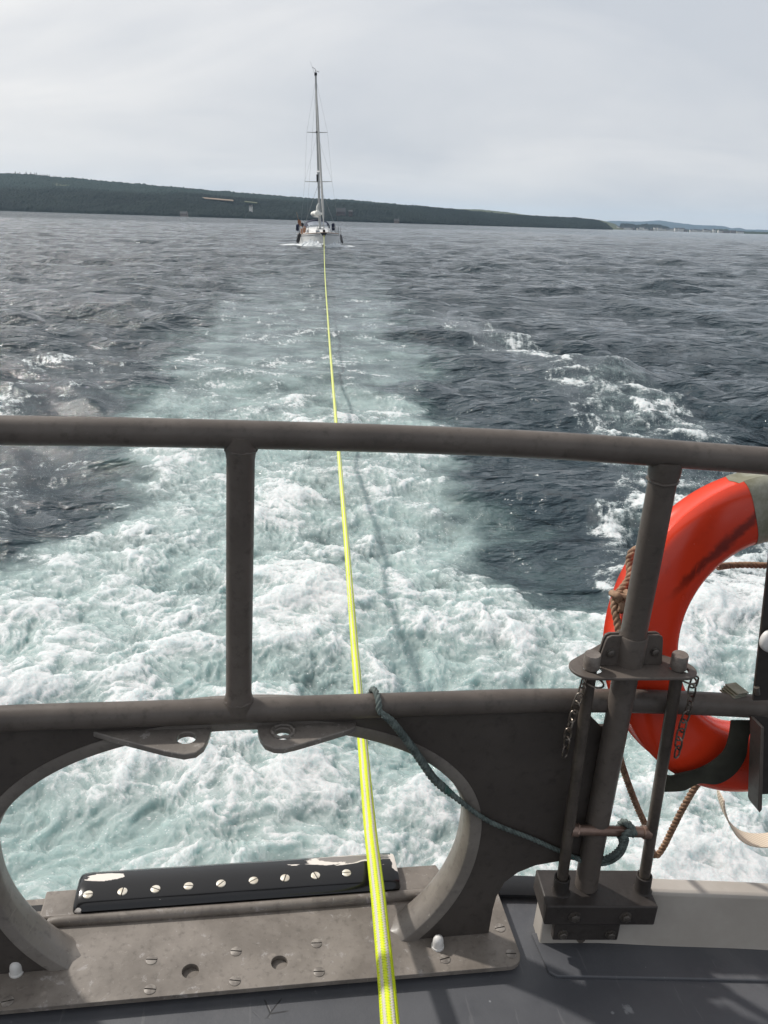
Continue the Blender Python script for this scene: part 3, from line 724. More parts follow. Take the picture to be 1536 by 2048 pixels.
# screws
def screw_geo(c, r, ang, proud=0.0016, slot=0.0032, axis=(0, 0, 1)):
    g = Geo(); ax = Vector(axis).normalized(); ex = Vector((1, 0, 0)); ex = (ex - ax * ex.dot(ax)).normalized(); ey = ax.cross(ex)
    R2 = Matrix.Rotation(ang, 3, ax); ex = R2 @ ex; ey = R2 @ ey; c = Vector([float(q) for q in c])
    for s_ in (-1, 1):
        th0 = math.asin(slot / 2 / r); P = []
        for k in range(11):
            a_ = th0 + (math.pi - 2 * th0) * k / 10; P.append(c + ex * (r * math.cos(a_)) + ey * (s_ * r * math.sin(a_)))
        Pi = [c + (p - c) * 0.86 for p in P]
        n_ = len(P); vv = [tuple(p - ax * 0.002) for p in P] + [tuple(p + ax * proud * 0.5) for p in P] + [tuple(p + ax * proud) for p in Pi]
        ff = [(i, (i + 1) % n_, n_ + (i + 1) % n_, n_ + i) for i in range(n_)] + [(n_ + i, n_ + (i + 1) % n_, 2 * n_ + (i + 1) % n_, 2 * n_ + i) for i in range(n_)] + [tuple(range(2 * n_, 3 * n_))]
        if s_ < 0: ff = [q[::-1] for q in ff]
        g.add(vv, ff)
    g.lathe([(r * 0.97, -0.002), (r * 0.97, 0.0003)], tuple(c), tuple(ax), 18, mi=1)
    return g
rr = random.Random(4)
for (x_, y_) in ((303, 1920), (472, 1903), (633, 1887), (300, 1979), (470, 1962), (638, 1944), (890, 1918), (15, 2003), (1000, 1856), (1022, 1908)):
    p = ath(x_, y_, HP)
    part('screw', screw_geo((p[0], p[1], HP + 0.0004), 0.0125, rr.uniform(-.25, .25)), ['flush', 'slot'], sf)
# chafe strip
cs_h0, cs_h1 = HP + 0.012, HP + 0.040
al, ar = -0.386, 0.392
V = []; Fc = []
prof = [(1.546, cs_h0), (1.542, cs_h0 + 0.010), (1.548, cs_h1 - 0.008), (1.558, cs_h1 - 0.001), (1.600, cs_h1 + 0.003), (1.640, cs_h1 - 0.001), (1.655, cs_h1 - 0.010), (1.658, cs_h1 - 0.024), (1.655, cs_h0 - 0.004)]
st_ = [(al, 0.0), (al + 0.004, 0.6), (al + 0.012, 0.9), (al + 0.03, 1.0), (0, 1.0), (ar - 0.03, 1.0), (ar - 0.012, 0.93), (ar - 0.003, 0.7), (ar, 0.0)]
k = len(prof)
for a_, s_ in st_:
    for f_, h_ in prof:
        hh = cs_h0 + (h_ - cs_h0) * (0.55 + 0.45 * s_); fm = 1.600 + (f_ - 1.600) * (0.86 + 0.14 * s_)
        V.append((a_, fm, hh))
for i in range(len(st_) - 1):
    for j in range(k): Fc.append((i * k + j, (i + 1) * k + j, (i + 1) * k + (j + 1) % k, i * k + (j + 1) % k))
Fc.append(tuple(range(k))); Fc.append(tuple(range((len(st_) - 1) * k, len(st_) * k))[::-1])
g = Geo().add(V, Fc)
loc = np.array([0, 1.545, cs_h1])
strip = solo('chafe_strip', g, 'strip', 'glossy black chafe strip with nine slotted screws and chipped paint', 'chafe strip', loc=loc, sharp=50)
strip['loc'] = [float(q) for q in loc]
for i, (x_, y_) in enumerate(((176, 1790), (245, 1784), (311, 1779), (377, 1773), (442, 1768), (507, 1762), (570, 1757), (631, 1752), (693, 1747))):
    p = ath(x_, y_, cs_h1)
    ang = [0.0, 1.45, -0.45, -0.15, 0.75, 0.5, 1.25, -1.2, 0.05][i]
    part('screw', screw_geo((p[0], p[1], cs_h1 + 0.0020 - 0.0004 * abs(p[1] - 1.6) / .02), 0.0112, ang, 0.0018, 0.0030), ['screw', 'slot'], strip)
# white domed nut covers
for (x_, y_), lb in (((33, 1945), 'white domed nut cover on the base plate by the left foot of the ring'), ((875, 1893), 'white domed nut cover on the base plate right of the ring foot')):
    p = ath(x_, y_, HP)
    g = Geo().lathe([(0.0150, 0), (0.0150, 0.004), (0.0132, 0.0045), (0.0132, 0.006), (0.0126, 0.018), (0.0112, 0.025), (0.0075, 0.030), (0.003, 0.032), (0.0001, 0.0324)], (p[0], p[1], HP), seg=24)
    solo('nut_cover', g, 'cap_white', lb, 'nut cover', loc=(p[0], p[1], HP), group='white nut covers on the base plate')


# ================================================================== GATE BRACKET on post 2
HB = -0.852
pinL = np.array(atf(1184, 1322, 1.352)); pinR = np.array(atf(1358, 1326, 1.342))
pp = ptop + (pbot - ptop) * ((HB - ptop[2]) / (pbot[2] - ptop[2]))     # the post where the plate crosses it
tb = thing('clamp_bracket', 'dark metal bracket plate clamped round the post beside the lifebuoy', 'bracket', (pp[0], pp[1], HB))
def hull(cs, n=36):
    P = []
    for (cx, cy, r) in cs: P += [(cx + r * math.cos(2 * math.pi * k / n), cy + r * math.sin(2 * math.pi * k / n)) for k in range(n)]
    P = sorted(set(P)); lo = []
    cr_ = lambda o_, a_, b_: (a_[0] - o_[0]) * (b_[1] - o_[1]) - (a_[1] - o_[1]) * (b_[0] - o_[0])
    for p in P:
        while len(lo) >= 2 and cr_(lo[-2], lo[-1], p) <= 0: lo.pop()
        lo.append(p)
    up_ = []
    for p in reversed(P):
        while len(up_) >= 2 and cr_(up_[-2], up_[-1], p) <= 0: up_.pop()
        up_.append(p)
    return lo[:-1] + up_[:-1]
sL = HB / pinL[2]; sR = HB / pinR[2]
cL = (float(pinL[0]), float(pinL[1])); cR = (float(pinR[0]), float(pinR[1]))
ol = hull([(cL[0] - 0.002, cL[1] + 0.004, 0.040), (cR[0] + 0.002, cR[1] + 0.002, 0.037), (float(pp[0]), float(pp[1]) + 0.022, 0.062)])
part('bracket_plate', Geo().prism(ol, [circle(cL[0] + .004, cL[1], 0.0185, 20), circle(cR[0] + .003, cR[1], 0.0185, 20), circle(float(pp[0]), float(pp[1]), 0.0262, 24)], 'af', HB - 0.006, 0.006), 'rail', tb, bevel=0.0015)
pd = (ptop - pbot) / np.linalg.norm(ptop - pbot)
g = Geo().tube([pp + pd * t_ for t_ in (-0.001, 0.004, 0.066, 0.068)], [0.0300, 0.0300, 0.0300, 0.0285], 28)
part('clamp_sleeve', g, 'rail', tb)
for s_ in (-1, 1):
    # each ear: a plate standing up from the bracket, rounded outer top corner
    a0 = float(pp[0]) + s_ * 0.024; a1 = float(pp[0]) + s_ * 0.062; x0_, x1_ = a0, a1
    P = [(x0_, HB), (x1_ + s_ * 0.008, HB), (x1_, HB + 0.055), (x1_ - s_ * 0.003, HB + 0.064), (x1_ - s_ * 0.011, HB + 0.068), (x0_ + s_ * .004, HB + 0.068), (x0_, HB + 0.062)]
    ear = part('clamp_ear', Geo().prism(P, (), 'ah', float(pp[1]) - 0.010, 0.006), 'rail', tb, bevel=0.0012)
    cx = float(pp[0]) + s_ * 0.048
    sub('bolt', Geo().lathe([(0.0095, 0), (0.0095, 0.0015), (0.0075, 0.002), (0.0075, 0.006), (0.006, 0.0072), (0.0001, 0.0075)], (cx, float(pp[1]) - 0.010, HB + 0.030), (0, -1, 0), 16), 'bolt', ear)
    ear2 = part('clamp_ear', Geo().prism(P, (), 'ah', float(pp[1]) + 0.002, 0.006), 'rail', tb, bevel=0.0012)

# base block with two sockets, screwed to the coaming
bb = thing('socket_block', 'dark metal socket block with four bolts fixed over the end of the white coaming', 'bracket', (0.82, 1.37, -1.49))
R_b = np.array([[math.cos(-0.10), -math.sin(-0.10), 0], [math.sin(-0.10), math.cos(-0.10), 0], [0, 0, 1]])
bc = np.array([0.823, 1.392, -1.503])
g = Geo().box(bc, (0.262, 0.112, 0.056), R_b)
part('block', g, 'holder', bb, bevel=0.004)
fr = lambda a_, h_, d=0.0: bc + R_b @ np.array([a_, -0.056 - d, h_])
g = Geo().box(bc + R_b @ np.array([-0.022, -0.036, -0.054]), (0.156, 0.020, 0.064), R_b)
mpl = part('mounting_plate', g, 'holder', bb, bevel=0.003)
def hexbolt(c, r=0.011, hgt=0.008, ang=0.3, ax=(0, -1, 0)):
    g = Geo(); g.lathe([(r * 1.35, 0), (r * 1.35, 0.0015), (r * 1.1, 0.002)], c, ax, 20)
    g.lathe([(r, 0.002), (r, hgt), (r * 0.8, hgt + 0.0015), (0.0001, hgt + 0.0016)], c, ax, 6); return g
nb_ = -R_b[:, 1]
for (a_, h_) in ((-0.062, 0.000), (0.058, 0.000)):
    part('bolt', hexbolt(fr(a_, h_ - .002, 0), ax=tuple(nb_)), 'bolt', bb)
for (a_, h_) in ((-0.078, -0.066), (0.036, -0.066)):
    sub('bolt', hexbolt(bc + R_b @ np.array([a_, -0.046, h_]), 0.0095, ax=tuple(nb_)), 'bolt', mpl)
ftL = np.array(atf(1127, 1738, 1.385)); ftR = np.array(atf(1291, 1738, 1.372))
topb = bc[2] + 0.028
def to_h(p, q, h):
    return p + (q - p) * ((h - p[2]) / (q[2] - p[2]))
rodL0 = pinL + (pinL - ftL) * 0.0; rodR0 = pinR.copy()
for ft, pin in ((ftL, rodL0), (ftR, rodR0)):
    c0 = to_h(pin, ft, topb)
    d_ = (pin - ft) / np.linalg.norm(pin - ft)
    g = Geo(); ro, ri, hh = 0.0185, 0.0140, 0.046
    g.lathe([(ro + 0.004, 0), (ro + 0.001, 0.004), (ro, 0.008), (ro, hh), (ro - 0.001, hh + 0.001), (ri + 0.001, hh + 0.001), (ri, hh), (ri, 0.012)], c0, d_, 26)
    part('socket', g, 'holder', bb)
# the locking frame: two rods joined by a cross bar
lf = thing('locking_frame', 'dark frame of two upright rods joined by a bronze cross bar beside the post', 'locking frame', (0.82, 1.37, -1.45))
for ft, pin in ((ftL, rodL0), (ftR, rodR0)):
    b0 = to_h(pin, ft, topb + 0.006); t0 = to_h(pin, ft, HB + 0.010)
    rd = part('rod', Geo().tube([b0, b0 + (t0 - b0) * 0.02, t0], 0.0128, 20), 'rod', lf)
    d_ = (pin - ft) / np.linalg.norm(pin - ft)
    sub('rod_cap', Geo().lathe([(0.0165, 0), (0.0168, 0.002), (0.0168, 0.030), (0.0155, 0.0325), (0.0001, 0.0330)], to_h(pin, ft, HB + 0.002), d_, 22), 'cap', rd)
cb0 = to_h(rodL0, ftL, float(atf(1160, 1663, 1.37)[2])); cb1 = to_h(rodR0, ftR, float(atf(1290, 1663, 1.37)[2]))
part('cross_bar', Geo().tube([cb0 + (cb1 - cb0) * t_ for t_ in (0.02, 0.09, 0.10, 0.90, 0.91, 0.98)], [0.0150, 0.0150, 0.0120, 0.0120, 0.0150, 0.0150], 18), 'crossbar', lf)
part('weld_bead', weld(cb0 + (cb1 - cb0) * 0.10, tuple(cb1 - cb0), 0.0125, 0.003, 14, 5), 'crossbar', lf)
part('weld_bead', weld(cb0 + (cb1 - cb0) * 0.90, tuple(cb1 - cb0), 0.0125, 0.0035, 14, 6), 'crossbar', lf)

# chains
def link_geo(c, ax, side, Lk=0.0148, Wk=0.0080, r=0.0020):
    ax = np.array(ax) / np.linalg.norm(ax); side = side - ax * side.dot(ax); side /= np.linalg.norm(side); P = []
    for k in range(16):
        t_ = 2 * math.pi * k / 16; s_ = math.sin(t_); c_ = math.cos(t_)
        P.append(c + ax * (Lk - Wk) * np.sign(s_) * (1 if abs(s_) > .2 else abs(s_) / .2) + ax * Wk * s_ + side * Wk * c_)
    return Geo().tube(P, r, 6, closed=True)
def chain(lab, pts, ringc, ringr, seed):
    P = crom(pts, 30); sl_ = np.concatenate([[0], np.cumsum(np.linalg.norm(np.diff(P, axis=0), axis=1))])
    ch = thing('safety_chain', lab, 'chain', pts[0], group='safety chains on the locking rods'); r_ = random.Random(seed)
    s_ = 0.0; k = 0
    while s_ < sl_[-1]:
        c = np.array([np.interp(s_, sl_, P[:, i]) for i in range(3)]); c2 = np.array([np.interp(min(s_ + 0.01, sl_[-1] + .0), sl_, P[:, i]) for i in range(3)])
        ax = c2 - c + 1e-6; sd = np.array([1.0, 0.3, 0]) if k % 2 == 0 else np.array([-0.3, 1.0, 0.1]); sd = sd + np.array([r_.uniform(-.4, .4), r_.uniform(-.4, .4), 0])
        part('link', link_geo(c, ax, sd), 'chain', ch); s_ += 0.0220; k += 1
    rg_ = []
    for q in range(28):
        t_ = 2 * math.pi * q / 28; rg_.append((ringc[0] + ringr * math.cos(t_), ringc[1] + ringr * 0.9 * math.sin(t_), ringc[2] - 0.004 * math.cos(t_ + .6)))
    part('split_ring', Geo().tube(rg_, 0.0021, 8, closed=True), 'chain', ch)
rL = to_h(rodL0, ftL, HB - 0.030); rR = to_h(rodR0, ftR, HB - 0.022)
def cp(x_, y_, f_): return tuple(float(q) for q in atf(x_, y_, f_))
chain('short tarnished chain hanging from the left locking rod', [cp(1168, 1364, 1.338), cp(1163, 1384, 1.342), cp(1152, 1412, 1.345), cp(1144, 1440, 1.347), cp(1137, 1462, 1.348), cp(1133, 1488, 1.348), cp(1130, 1506, 1.348)], rL + np.array([0.008, -0.006, 0]), 0.0195, 3)
chain('short tarnished chain hanging beside the right rod in front of the lifebuoy', [cp(1388, 1364, 1.325), cp(1383, 1384, 1.328), cp(1380, 1408, 1.33), cp(1372, 1432, 1.33), cp(1364, 1456, 1.33), cp(1358, 1482, 1.33), cp(1354, 1508, 1.33)], rR + np.array([0.021, -0.004, 0]), 0.0195, 4)
# doubled-back tail of each chain
# ================================================================== ROPES
def twisted(P, R, pitch, strands=3, seg=9, taper=None):
    sl_ = np.concatenate([[0], np.cumsum(np.linalg.norm(np.diff(P, axis=0), axis=1))])
    n = max(8, int(sl_[-1] / (pitch / 14)))
    s_ = np.linspace(0, sl_[-1], n); Q = np.stack([np.interp(s_, sl_, P[:, i]) for i in range(3)], 1)
    T, e1, e2 = frames(Q); g = Geo()
    rad = np.full(n, R, float) if taper is None else R * np.interp(s_ / sl_[-1], [q[0] for q in taper], [q[1] for q in taper])
    for k in range(strands):
        a_ = 2 * np.pi * (s_ / pitch + k / strands)
        C = Q + (rad * 0.50)[:, None] * (np.cos(a_)[:, None] * e1 + np.sin(a_)[:, None] * e2)
        v, f_ = tube(C, rad * 0.54, seg); g.add(v, f_)
    return g
# green lanyard: hitched over the lower rail, down across the opening and round the cross bar
def rail_wrap(a_, f_, h_, r, t0, t1, n, da=0.0):
    return [(a_ + da * i / (n - 1), f_ + r * math.sin(t0 + (t1 - t0) * i / (n - 1)) * -1, h_ + r * math.cos(t0 + (t1 - t0) * i / (n - 1))) for i in range(n)]
la = float(atf(752, 1400, 1.39)[0])
lan = rail_wrap(la - 0.004, 1.414, -0.965, 0.033, -1.9, 1.35, 9, 0.012)
lan += [cp(782, 1440, 1.383), cp(800, 1462, 1.386), cp(826, 1498, 1.392), cp(852, 1536, 1.397), cp(872, 1562, 1.398), cp(915, 1598, 1.400), cp(960, 1632, 1.400), cp(1000, 1653, 1.400), cp(1060, 1676, 1.400), cp(1112, 1699, 1.400)]
cbm = cb0 + (cb1 - cb0) * 0.70
lan += [cp(1150, 1716, 1.398), cp(1185, 1722, 1.392), cp(1216, 1716, 1.380), cp(1240, 1698, 1.360), cp(1252, 1668, 1.345), tuple(cbm + np.array([0.006, -0.018, 0.010])), tuple(cbm + np.array([0.0, -0.004, 0.0215])), tuple(cbm + np.array([-0.006, 0.016, 0.012])), tuple(cbm + np.array([-0.010, 0.018, -0.014]))]
lan += [tuple(np.array(cp(1246, 1690, 1.372))), cp(1236, 1708, 1.385)]
Pl = crom(lan, 8)
lt = thing('lanyard', 'faded green three-strand lanyard tied from the lower rail to the cross bar', 'rope', lan[0])
part('line', twisted(Pl, 0.0068, 0.034, taper=[(0, 0.95), (0.10, 0.95), (0.16, 1.15), (0.20, 1.35), (0.33, 1.4), (0.36, 1.0), (0.42, .82), (0.66, .82), (0.74, 1.15), (0.9, 1.25), (1, 1.1)]), 'green_rope', lt)
# a second layer of the splice
Ps = crom(lan[8:14], 10)
off = np.array([0.004, -0.009, -0.004])
part('splice', twisted(Ps + off, 0.0080, 0.026, taper=[(0, .5), (.15, 1), (.85, 1), (1, .4)]), 'green_rope', lt)
Ps = crom(lan[20:24], 10)
part('hitch', twisted(Ps + np.array([0.003, -0.006, -0.008]), 0.0045, 0.024, taper=[(0, .4), (.15, 1), (.9, 1), (1, .8)]), 'green_rope', lt)

# tow line (world frame): on board, over the chafe strip, down and away to the yacht's bow
tow_pix = [(800, 2330, 1.20), (790, 2180, 1.07), (780, 2048, 0.975), (773.5, 1970, 0.930), (766, 1890, 0.892), (757, 1800, 0.850), (750, 1740, 0.820), (742, 1672, 0.780), (735, 1600, 0.730), (724, 1473, 0.640), (716, 1379, 0.565), (705, 1240, 0.455), (694.5, 1104, 0.375), (684, 980, 0.315), (678, 909, 0.285), (672, 840, 0.262), (662, 720, 0.240), (656, 640, 0.25), (650.5, 560, 0.33), (648.8, 518, 0.52), (648.2, 492, 0.82)]
TW = [world_at_z(*q) for q in tow_pix]
BOW = world_at_y(648, 470.5, 77.0)
TW.append(BOW)
P = crom(TW, 24)
sl_ = np.concatenate([[0], np.cumsum(np.linalg.norm(np.diff(P, axis=0), axis=1))])
ss = [0.0]
while ss[-1] < sl_[-1]:
    ss.append(ss[-1] + (0.0018 if ss[-1] < 2.3 else 0.0018 + (ss[-1] - 2.3) * 0.006))
ss = np.array(ss); ss[-1] = sl_[-1]
Q = np.stack([np.interp(ss, sl_, P[:, i]) for i in range(3)], 1)
T, e1, e2 = frames(Q); SG = 48; R_t = 0.0170
aa = np.linspace(0, 2 * np.pi, SG, endpoint=False)
S2, A2 = np.meshgrid(ss, aa, indexing='ij')
tw_ = A2 + 0.16 * np.sin(S2 * 2.3)
# braid: columns of V-shaped picks round the rope
ncol = 12; pick = 0.0095
colp = (tw_ + math.radians(15)) / (2 * np.pi) * ncol; ci = np.floor(colp); cf = colp - ci
sgn = np.where(ci % 2 == 0, 1.0, -1.0)
ph = (S2 / pick + sgn * (cf - 0.5) * 0.9) % 1.0
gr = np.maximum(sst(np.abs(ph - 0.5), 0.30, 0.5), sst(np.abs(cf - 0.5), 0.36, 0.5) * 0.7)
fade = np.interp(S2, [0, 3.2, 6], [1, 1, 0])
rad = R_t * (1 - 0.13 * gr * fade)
V = Q[:, None] + rad[..., None] * (np.cos(A2)[..., None] * e1[:, None] + np.sin(A2)[..., None] * e2[:, None])
nS = len(ss); idx = np.arange(nS * SG).reshape(nS, SG)
fq = np.stack([idx[:-1], np.roll(idx[:-1], -1, 1), np.roll(idx[1:], -1, 1), idx[1:]], -1).reshape(-1, 4)
me = mesh('tow_line', V.reshape(-1, 3), fq.tolist(), 'tow')
white = np.isin(ci.astype(int) % 12, [1, 5, 7, 11]).astype(float)
edge = (np.abs(cf - 0.5) > 0.38); white = white * np.where(edge, (ph > 0.5), 1.0)
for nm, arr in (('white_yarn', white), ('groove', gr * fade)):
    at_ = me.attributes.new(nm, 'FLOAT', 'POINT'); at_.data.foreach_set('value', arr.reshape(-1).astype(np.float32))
o = bpy.data.objects.new('tow_line', me); COL.objects.link(o); o['label'] = 'long fluorescent yellow tow line with white flecks running from the deck to the yacht'; o['category'] = 'rope'


# ================================================================== LIFEBUOY
BC = np.array([1.170, 1.500, -0.866]); t1, t2 = 0.03, 0.17
Nb = np.array([math.sin(t1), -math.cos(t1) * math.cos(t2), math.cos(t1) * math.sin(t2)])
E1 = -np.cross(np.array([0, 0, 1.0]), Nb); E1 /= np.linalg.norm(E1); E1 = E1 if E1[0] > 0 else -E1
E2 = np.cross(Nb, E1); E2 = E2 if E2[2] > 0 else -E2
RM, WB, DB = 0.302, 0.078, 0.055
def bpt(th, r, d): return BC + (r) * (math.cos(th) * E1 + math.sin(th) * E2) + d * Nb
# section (radial offset, depth): faceted faces with soft edges, a groove round the outer rim
sec = []
for k in range(28):
    p_ = 2 * math.pi * k / 28; c_, s_ = math.cos(p_), math.sin(p_)
    q = 0.62; x_ = WB * math.copysign(abs(c_) ** q, c_); y_ = DB * math.copysign(abs(s_) ** q, s_)
    if c_ > 0.93: x_ -= 0.012
    sec.append((x_, y_))
def buoy_piece(t0, t1_, n, grow=0.0, secx=sec, closed=False):
    V = []; Fc = []; k = len(secx)
    for i in range(n):
        th = t0 + (t1_ - t0) * i / (n if closed else n - 1)
        for (x_, y_) in secx:
            l_ = math.hypot(x_, y_); V.append(bpt(th, RM + x_ * (1 + grow / l_), y_ * (1 + grow / l_)))
    for i in range(n if closed else n - 1):
        j2 = (i + 1) % n
        for j in range(k): Fc.append((i * k + j, i * k + (j + 1) % k, j2 * k + (j + 1) % k, j2 * k + j))
    if not closed: Fc.append(tuple(range(k))[::-1]); Fc.append(tuple(range((n - 1) * k, n * k)))
    return Geo().add(V, Fc)
lb = thing('lifebuoy', 'red-orange lifebuoy with a brown grab rope hung outboard of the right rail', 'lifebuoy', tuple(BC))
part('ring', buoy_piece(0, 2 * math.pi, 150, closed=True), 'buoy', lb, sharp=60)
for deg in (107, 17, -73 - 0, 197 - 360 + 180 + 180):
    pass
part('reflective_band', buoy_piece(math.radians(78), math.radians(108), 14, 0.0015), 'tape', lb)
part('reflective_band', buoy_piece(math.radians(-18), math.radians(10), 14, 0.0015), 'tape', lb)
# grab rope round the rim with knots and sagging loops
def rim(deg, dr=0.012, d=0.0): return tuple(bpt(math.radians(deg), RM + WB + dr, d))
gl = [rim(147, -0.014, -0.03), rim(150, 0.002, -0.02), rim(153, -0.004, -0.02), rim(158, -0.010, 0.0), rim(166, 0.010, 0.012), rim(172, 0.002, 0.03), rim(178, -0.008, 0.040), rim(186, -0.012, 0.03), rim(195, -0.002, 0.02), rim(205, 0.008, 0.0)]
part('grab_rope', twisted(crom(gl, 10), 0.0085, 0.036), 'brown_rope', lb)
# knot at the left rim
kc = np.array(bpt(math.radians(165), RM + WB + 0.004, 0.022)); kn = []
for q in range(60):
    t_ = 2 * math.pi * q / 60
    kn.append(tuple(kc + E1 * 0.014 * (math.sin(t_) + 0.7 * math.sin(2 * t_)) * 0.8 + E2 * 0.019 * (math.cos(t_) - 0.6 * math.cos(2 * t_)) * 0.8 - (-Nb) * 0.012 * math.sin(3 * t_)))
part('knot', Geo().add(*tube(crom(kn, 2, closed=True), 0.0078, 9, closed=True)), 'brown_rope', lb)
# lower loops of the grab rope
gl2 = [cp(1238, 1490, 1.47), cp(1241, 1520, 1.48), cp(1258, 1572, 1.50), cp(1276, 1618, 1.51), cp(1290, 1650, 1.52), cp(1300, 1690, 1.52), cp(1311, 1711, 1.52), cp(1326, 1695, 1.52), cp(1346, 1655, 1.51), cp(1368, 1612, 1.50), cp(1392, 1572, 1.49), cp(1410, 1552, 1.475)]
part('grab_rope', twisted(crom(gl2, 10), 0.0082, 0.036), 'brown_rope', lb)
gl3 = [cp(1436, 1134, 1.55), cp(1460, 1131, 1.60), cp(1500, 1130, 1.60), cp(1560, 1134, 1.60), cp(1640, 1150, 1.58)]
part('grab_rope', twisted(crom(gl3, 8), 0.0078, 0.034), 'brown_rope', lb)

# dark strap holding the lifebuoy against the rail
def ribbon(P, wdir, w_, th):
    """flat band along P; wdir per point"""
    P = np.array(P, float); W = np.array(wdir, float); W /= np.linalg.norm(W, axis=1)[:, None]
    T, _, _ = frames(P); Nn = np.cross(T, W); Nn /= np.linalg.norm(Nn, axis=1)[:, None]
    ww = np.full(len(P), w_) if np.isscalar(w_) else np.array(w_)
    V = []; Fc = []
    for i in range(len(P)):
        for a_, b_ in ((-1, -1), (1, -1), (1, 1), (-1, 1)): V.append(P[i] + W[i] * a_ * ww[i] / 2 + Nn[i] * b_ * th / 2)
    for i in range(len(P) - 1):
        for j in range(4): Fc.append((i * 4 + j, i * 4 + (j + 1) % 4, (i + 1) * 4 + (j + 1) % 4, (i + 1) * 4 + j))
    Fc.append((3, 2, 1, 0)); n = (len(P) - 1) * 4; Fc.append((n, n + 1, n + 2, n + 3)); return Geo().add(V, Fc)
ctr = [((1462, 1440), (1506, 1440)), ((1458, 1470), (1496, 1478)), ((1448, 1500), (1490, 1515)), ((1425, 1522), (1468, 1548)), ((1395, 1538), (1435, 1567)), ((1362, 1546), (1398, 1566)), ((1340, 1552), (1368, 1580)), ((1325, 1545), (1330, 1583))]
fs = [1.392, 1.376, 1.366, 1.364, 1.368, 1.376, 1.392, 1.420]
P1 = np.array([cp(*a_, f_) for (a_, b_), f_ in zip(ctr, fs)]); P2 = np.array([cp(*b_, f_) for (a_, b_), f_ in zip(ctr, fs)])
P1 = crom(P1, 6); P2 = crom(P2, 6)
g = ribbon((P1 + P2) / 2, P2 - P1, np.linalg.norm(P2 - P1, axis=1), 0.004)
st = solo('strap', g, 'strap', 'wide dark strap wrapped over the bottom of the lifebuoy', 'strap', loc=tuple(P1[0]), sharp=60)
# cream webbing loop hanging at the right
wl = [cp(1441, 1588, 1.47), cp(1444, 1610, 1.46), cp(1455, 1640, 1.45), cp(1474, 1666, 1.44), cp(1500, 1679, 1.43), cp(1540, 1680, 1.42), cp(1580, 1665, 1.41), cp(1605, 1630, 1.41), cp(1615, 1590, 1.41)]
Pw = crom(wl, 8); wd = np.tile(np.array([0.12, 1.0, 0.1]), (len(Pw), 1))
solo('webbing_loop', ribbon(Pw, wd, 0.042, 0.003), 'cream', 'cream webbing loop hanging below the lifebuoy at the right edge', 'webbing', loc=tuple(Pw[0]), sharp=60)

# holder plate at the right edge
hd = thing('lifebuoy_holder', 'dark upright metal plate holding the lifebuoy at the right edge', 'holder', cp(1525, 1400, 1.30))
P1 = [cp(1531, 1060, 1.300), cp(1511, 1385, 1.300)]
upv = np.array(P1[0]) - np.array(P1[1])
g = Geo(); a0, z0 = P1[1][0], P1[1][2]; a1, z1 = P1[0][0], P1[0][2]
g.prism([(a0, z0 - 0.02), (a0 + 0.11, z0 - 0.02), (a1 + 0.12, -0.44), (a1 - 0.002 + 0.004, -0.44)], (), 'ah', 1.300, 0.006)
part('upper_plate', g, 'holder', hd, bevel=0.001)
g = Geo(); g.tube([cp(1515, 1388, 1.297), cp(1513, 1374, 1.297)], 0.006, 8)
part('hinge_pin', g, 'bolt', hd)
q0 = cp(1506, 1438, 1.330); q1 = cp(1500, 1600, 1.330)
g = Geo().prism([(q0[0], q0[2]), (q0[0] + 0.13, q0[2]), (q1[0] + 0.13, q1[2] + 0.006), (q1[0] + 0.012, q1[2] + 0.006)], (), 'ah', 1.338, 0.006)
part('lower_plate', g, 'holder', hd, bevel=0.001)
g = Geo().prism([(q0[0], q0[2]), (q0[0] + 0.007, q0[2]), (q1[0] + 0.011, q1[2] - 0.002), (q1[0] + 0.007, q1[2] - 0.010), (q1[0], q1[2] + 0.002)], (), 'ah', 1.300, 0.040)
part('flange', g, 'rail', hd, bevel=0.001)
kc = cp(1541, 1280, 1.292)
part('knob', Geo().lathe([(0.0245, 0), (0.0245, 0.006), (0.021, 0.011), (0.010, 0.014), (0.0001, 0.0145)], kc, (0, -1, 0.1), 24), 'cap_white', hd)
# frayed folded packing jammed on the rail
q = np.array(cp(1462, 1388, 1.372)); q[2] = -0.949; q[1] += 0.006
g = Geo()
for i in range(4): g.box(q + np.array([0.012 + 0.002 * i, 0.004, 0.004 + i * 0.0045]), (0.038 - 0.003 * i, 0.040, 0.0030), np.array([[.985, -.17, 0], [.17, .985, 0], [0, 0, 1]]))
solo('folded_webbing', g, 'tape', 'frayed folded strap end lying on the lower rail beside the lifebuoy', 'strap', loc=tuple(q), bevel=0.0006, sharp=30)


# ================================================================== THE TOWED YACHT (world frame, bow towards us)
YD = 77.0
bowx = world_at_y(648, 492, YD)[0]
sy = thing('sailing_yacht', 'white sailing yacht under tow with bare mast, furled sails and navy sprayhood', 'sailboat', (0, 0, 0), boat=False)
sy['loc'] = [0, 0, 0]
yaw = math.radians(9.0); heel = math.radians(-1.9)
org = Vector((bowx, YD, 0))
sy.matrix_world = Matrix.Translation(org) @ Matrix.Rotation(yaw, 4, 'Z') @ Matrix.Rotation(heel, 4, 'Y')
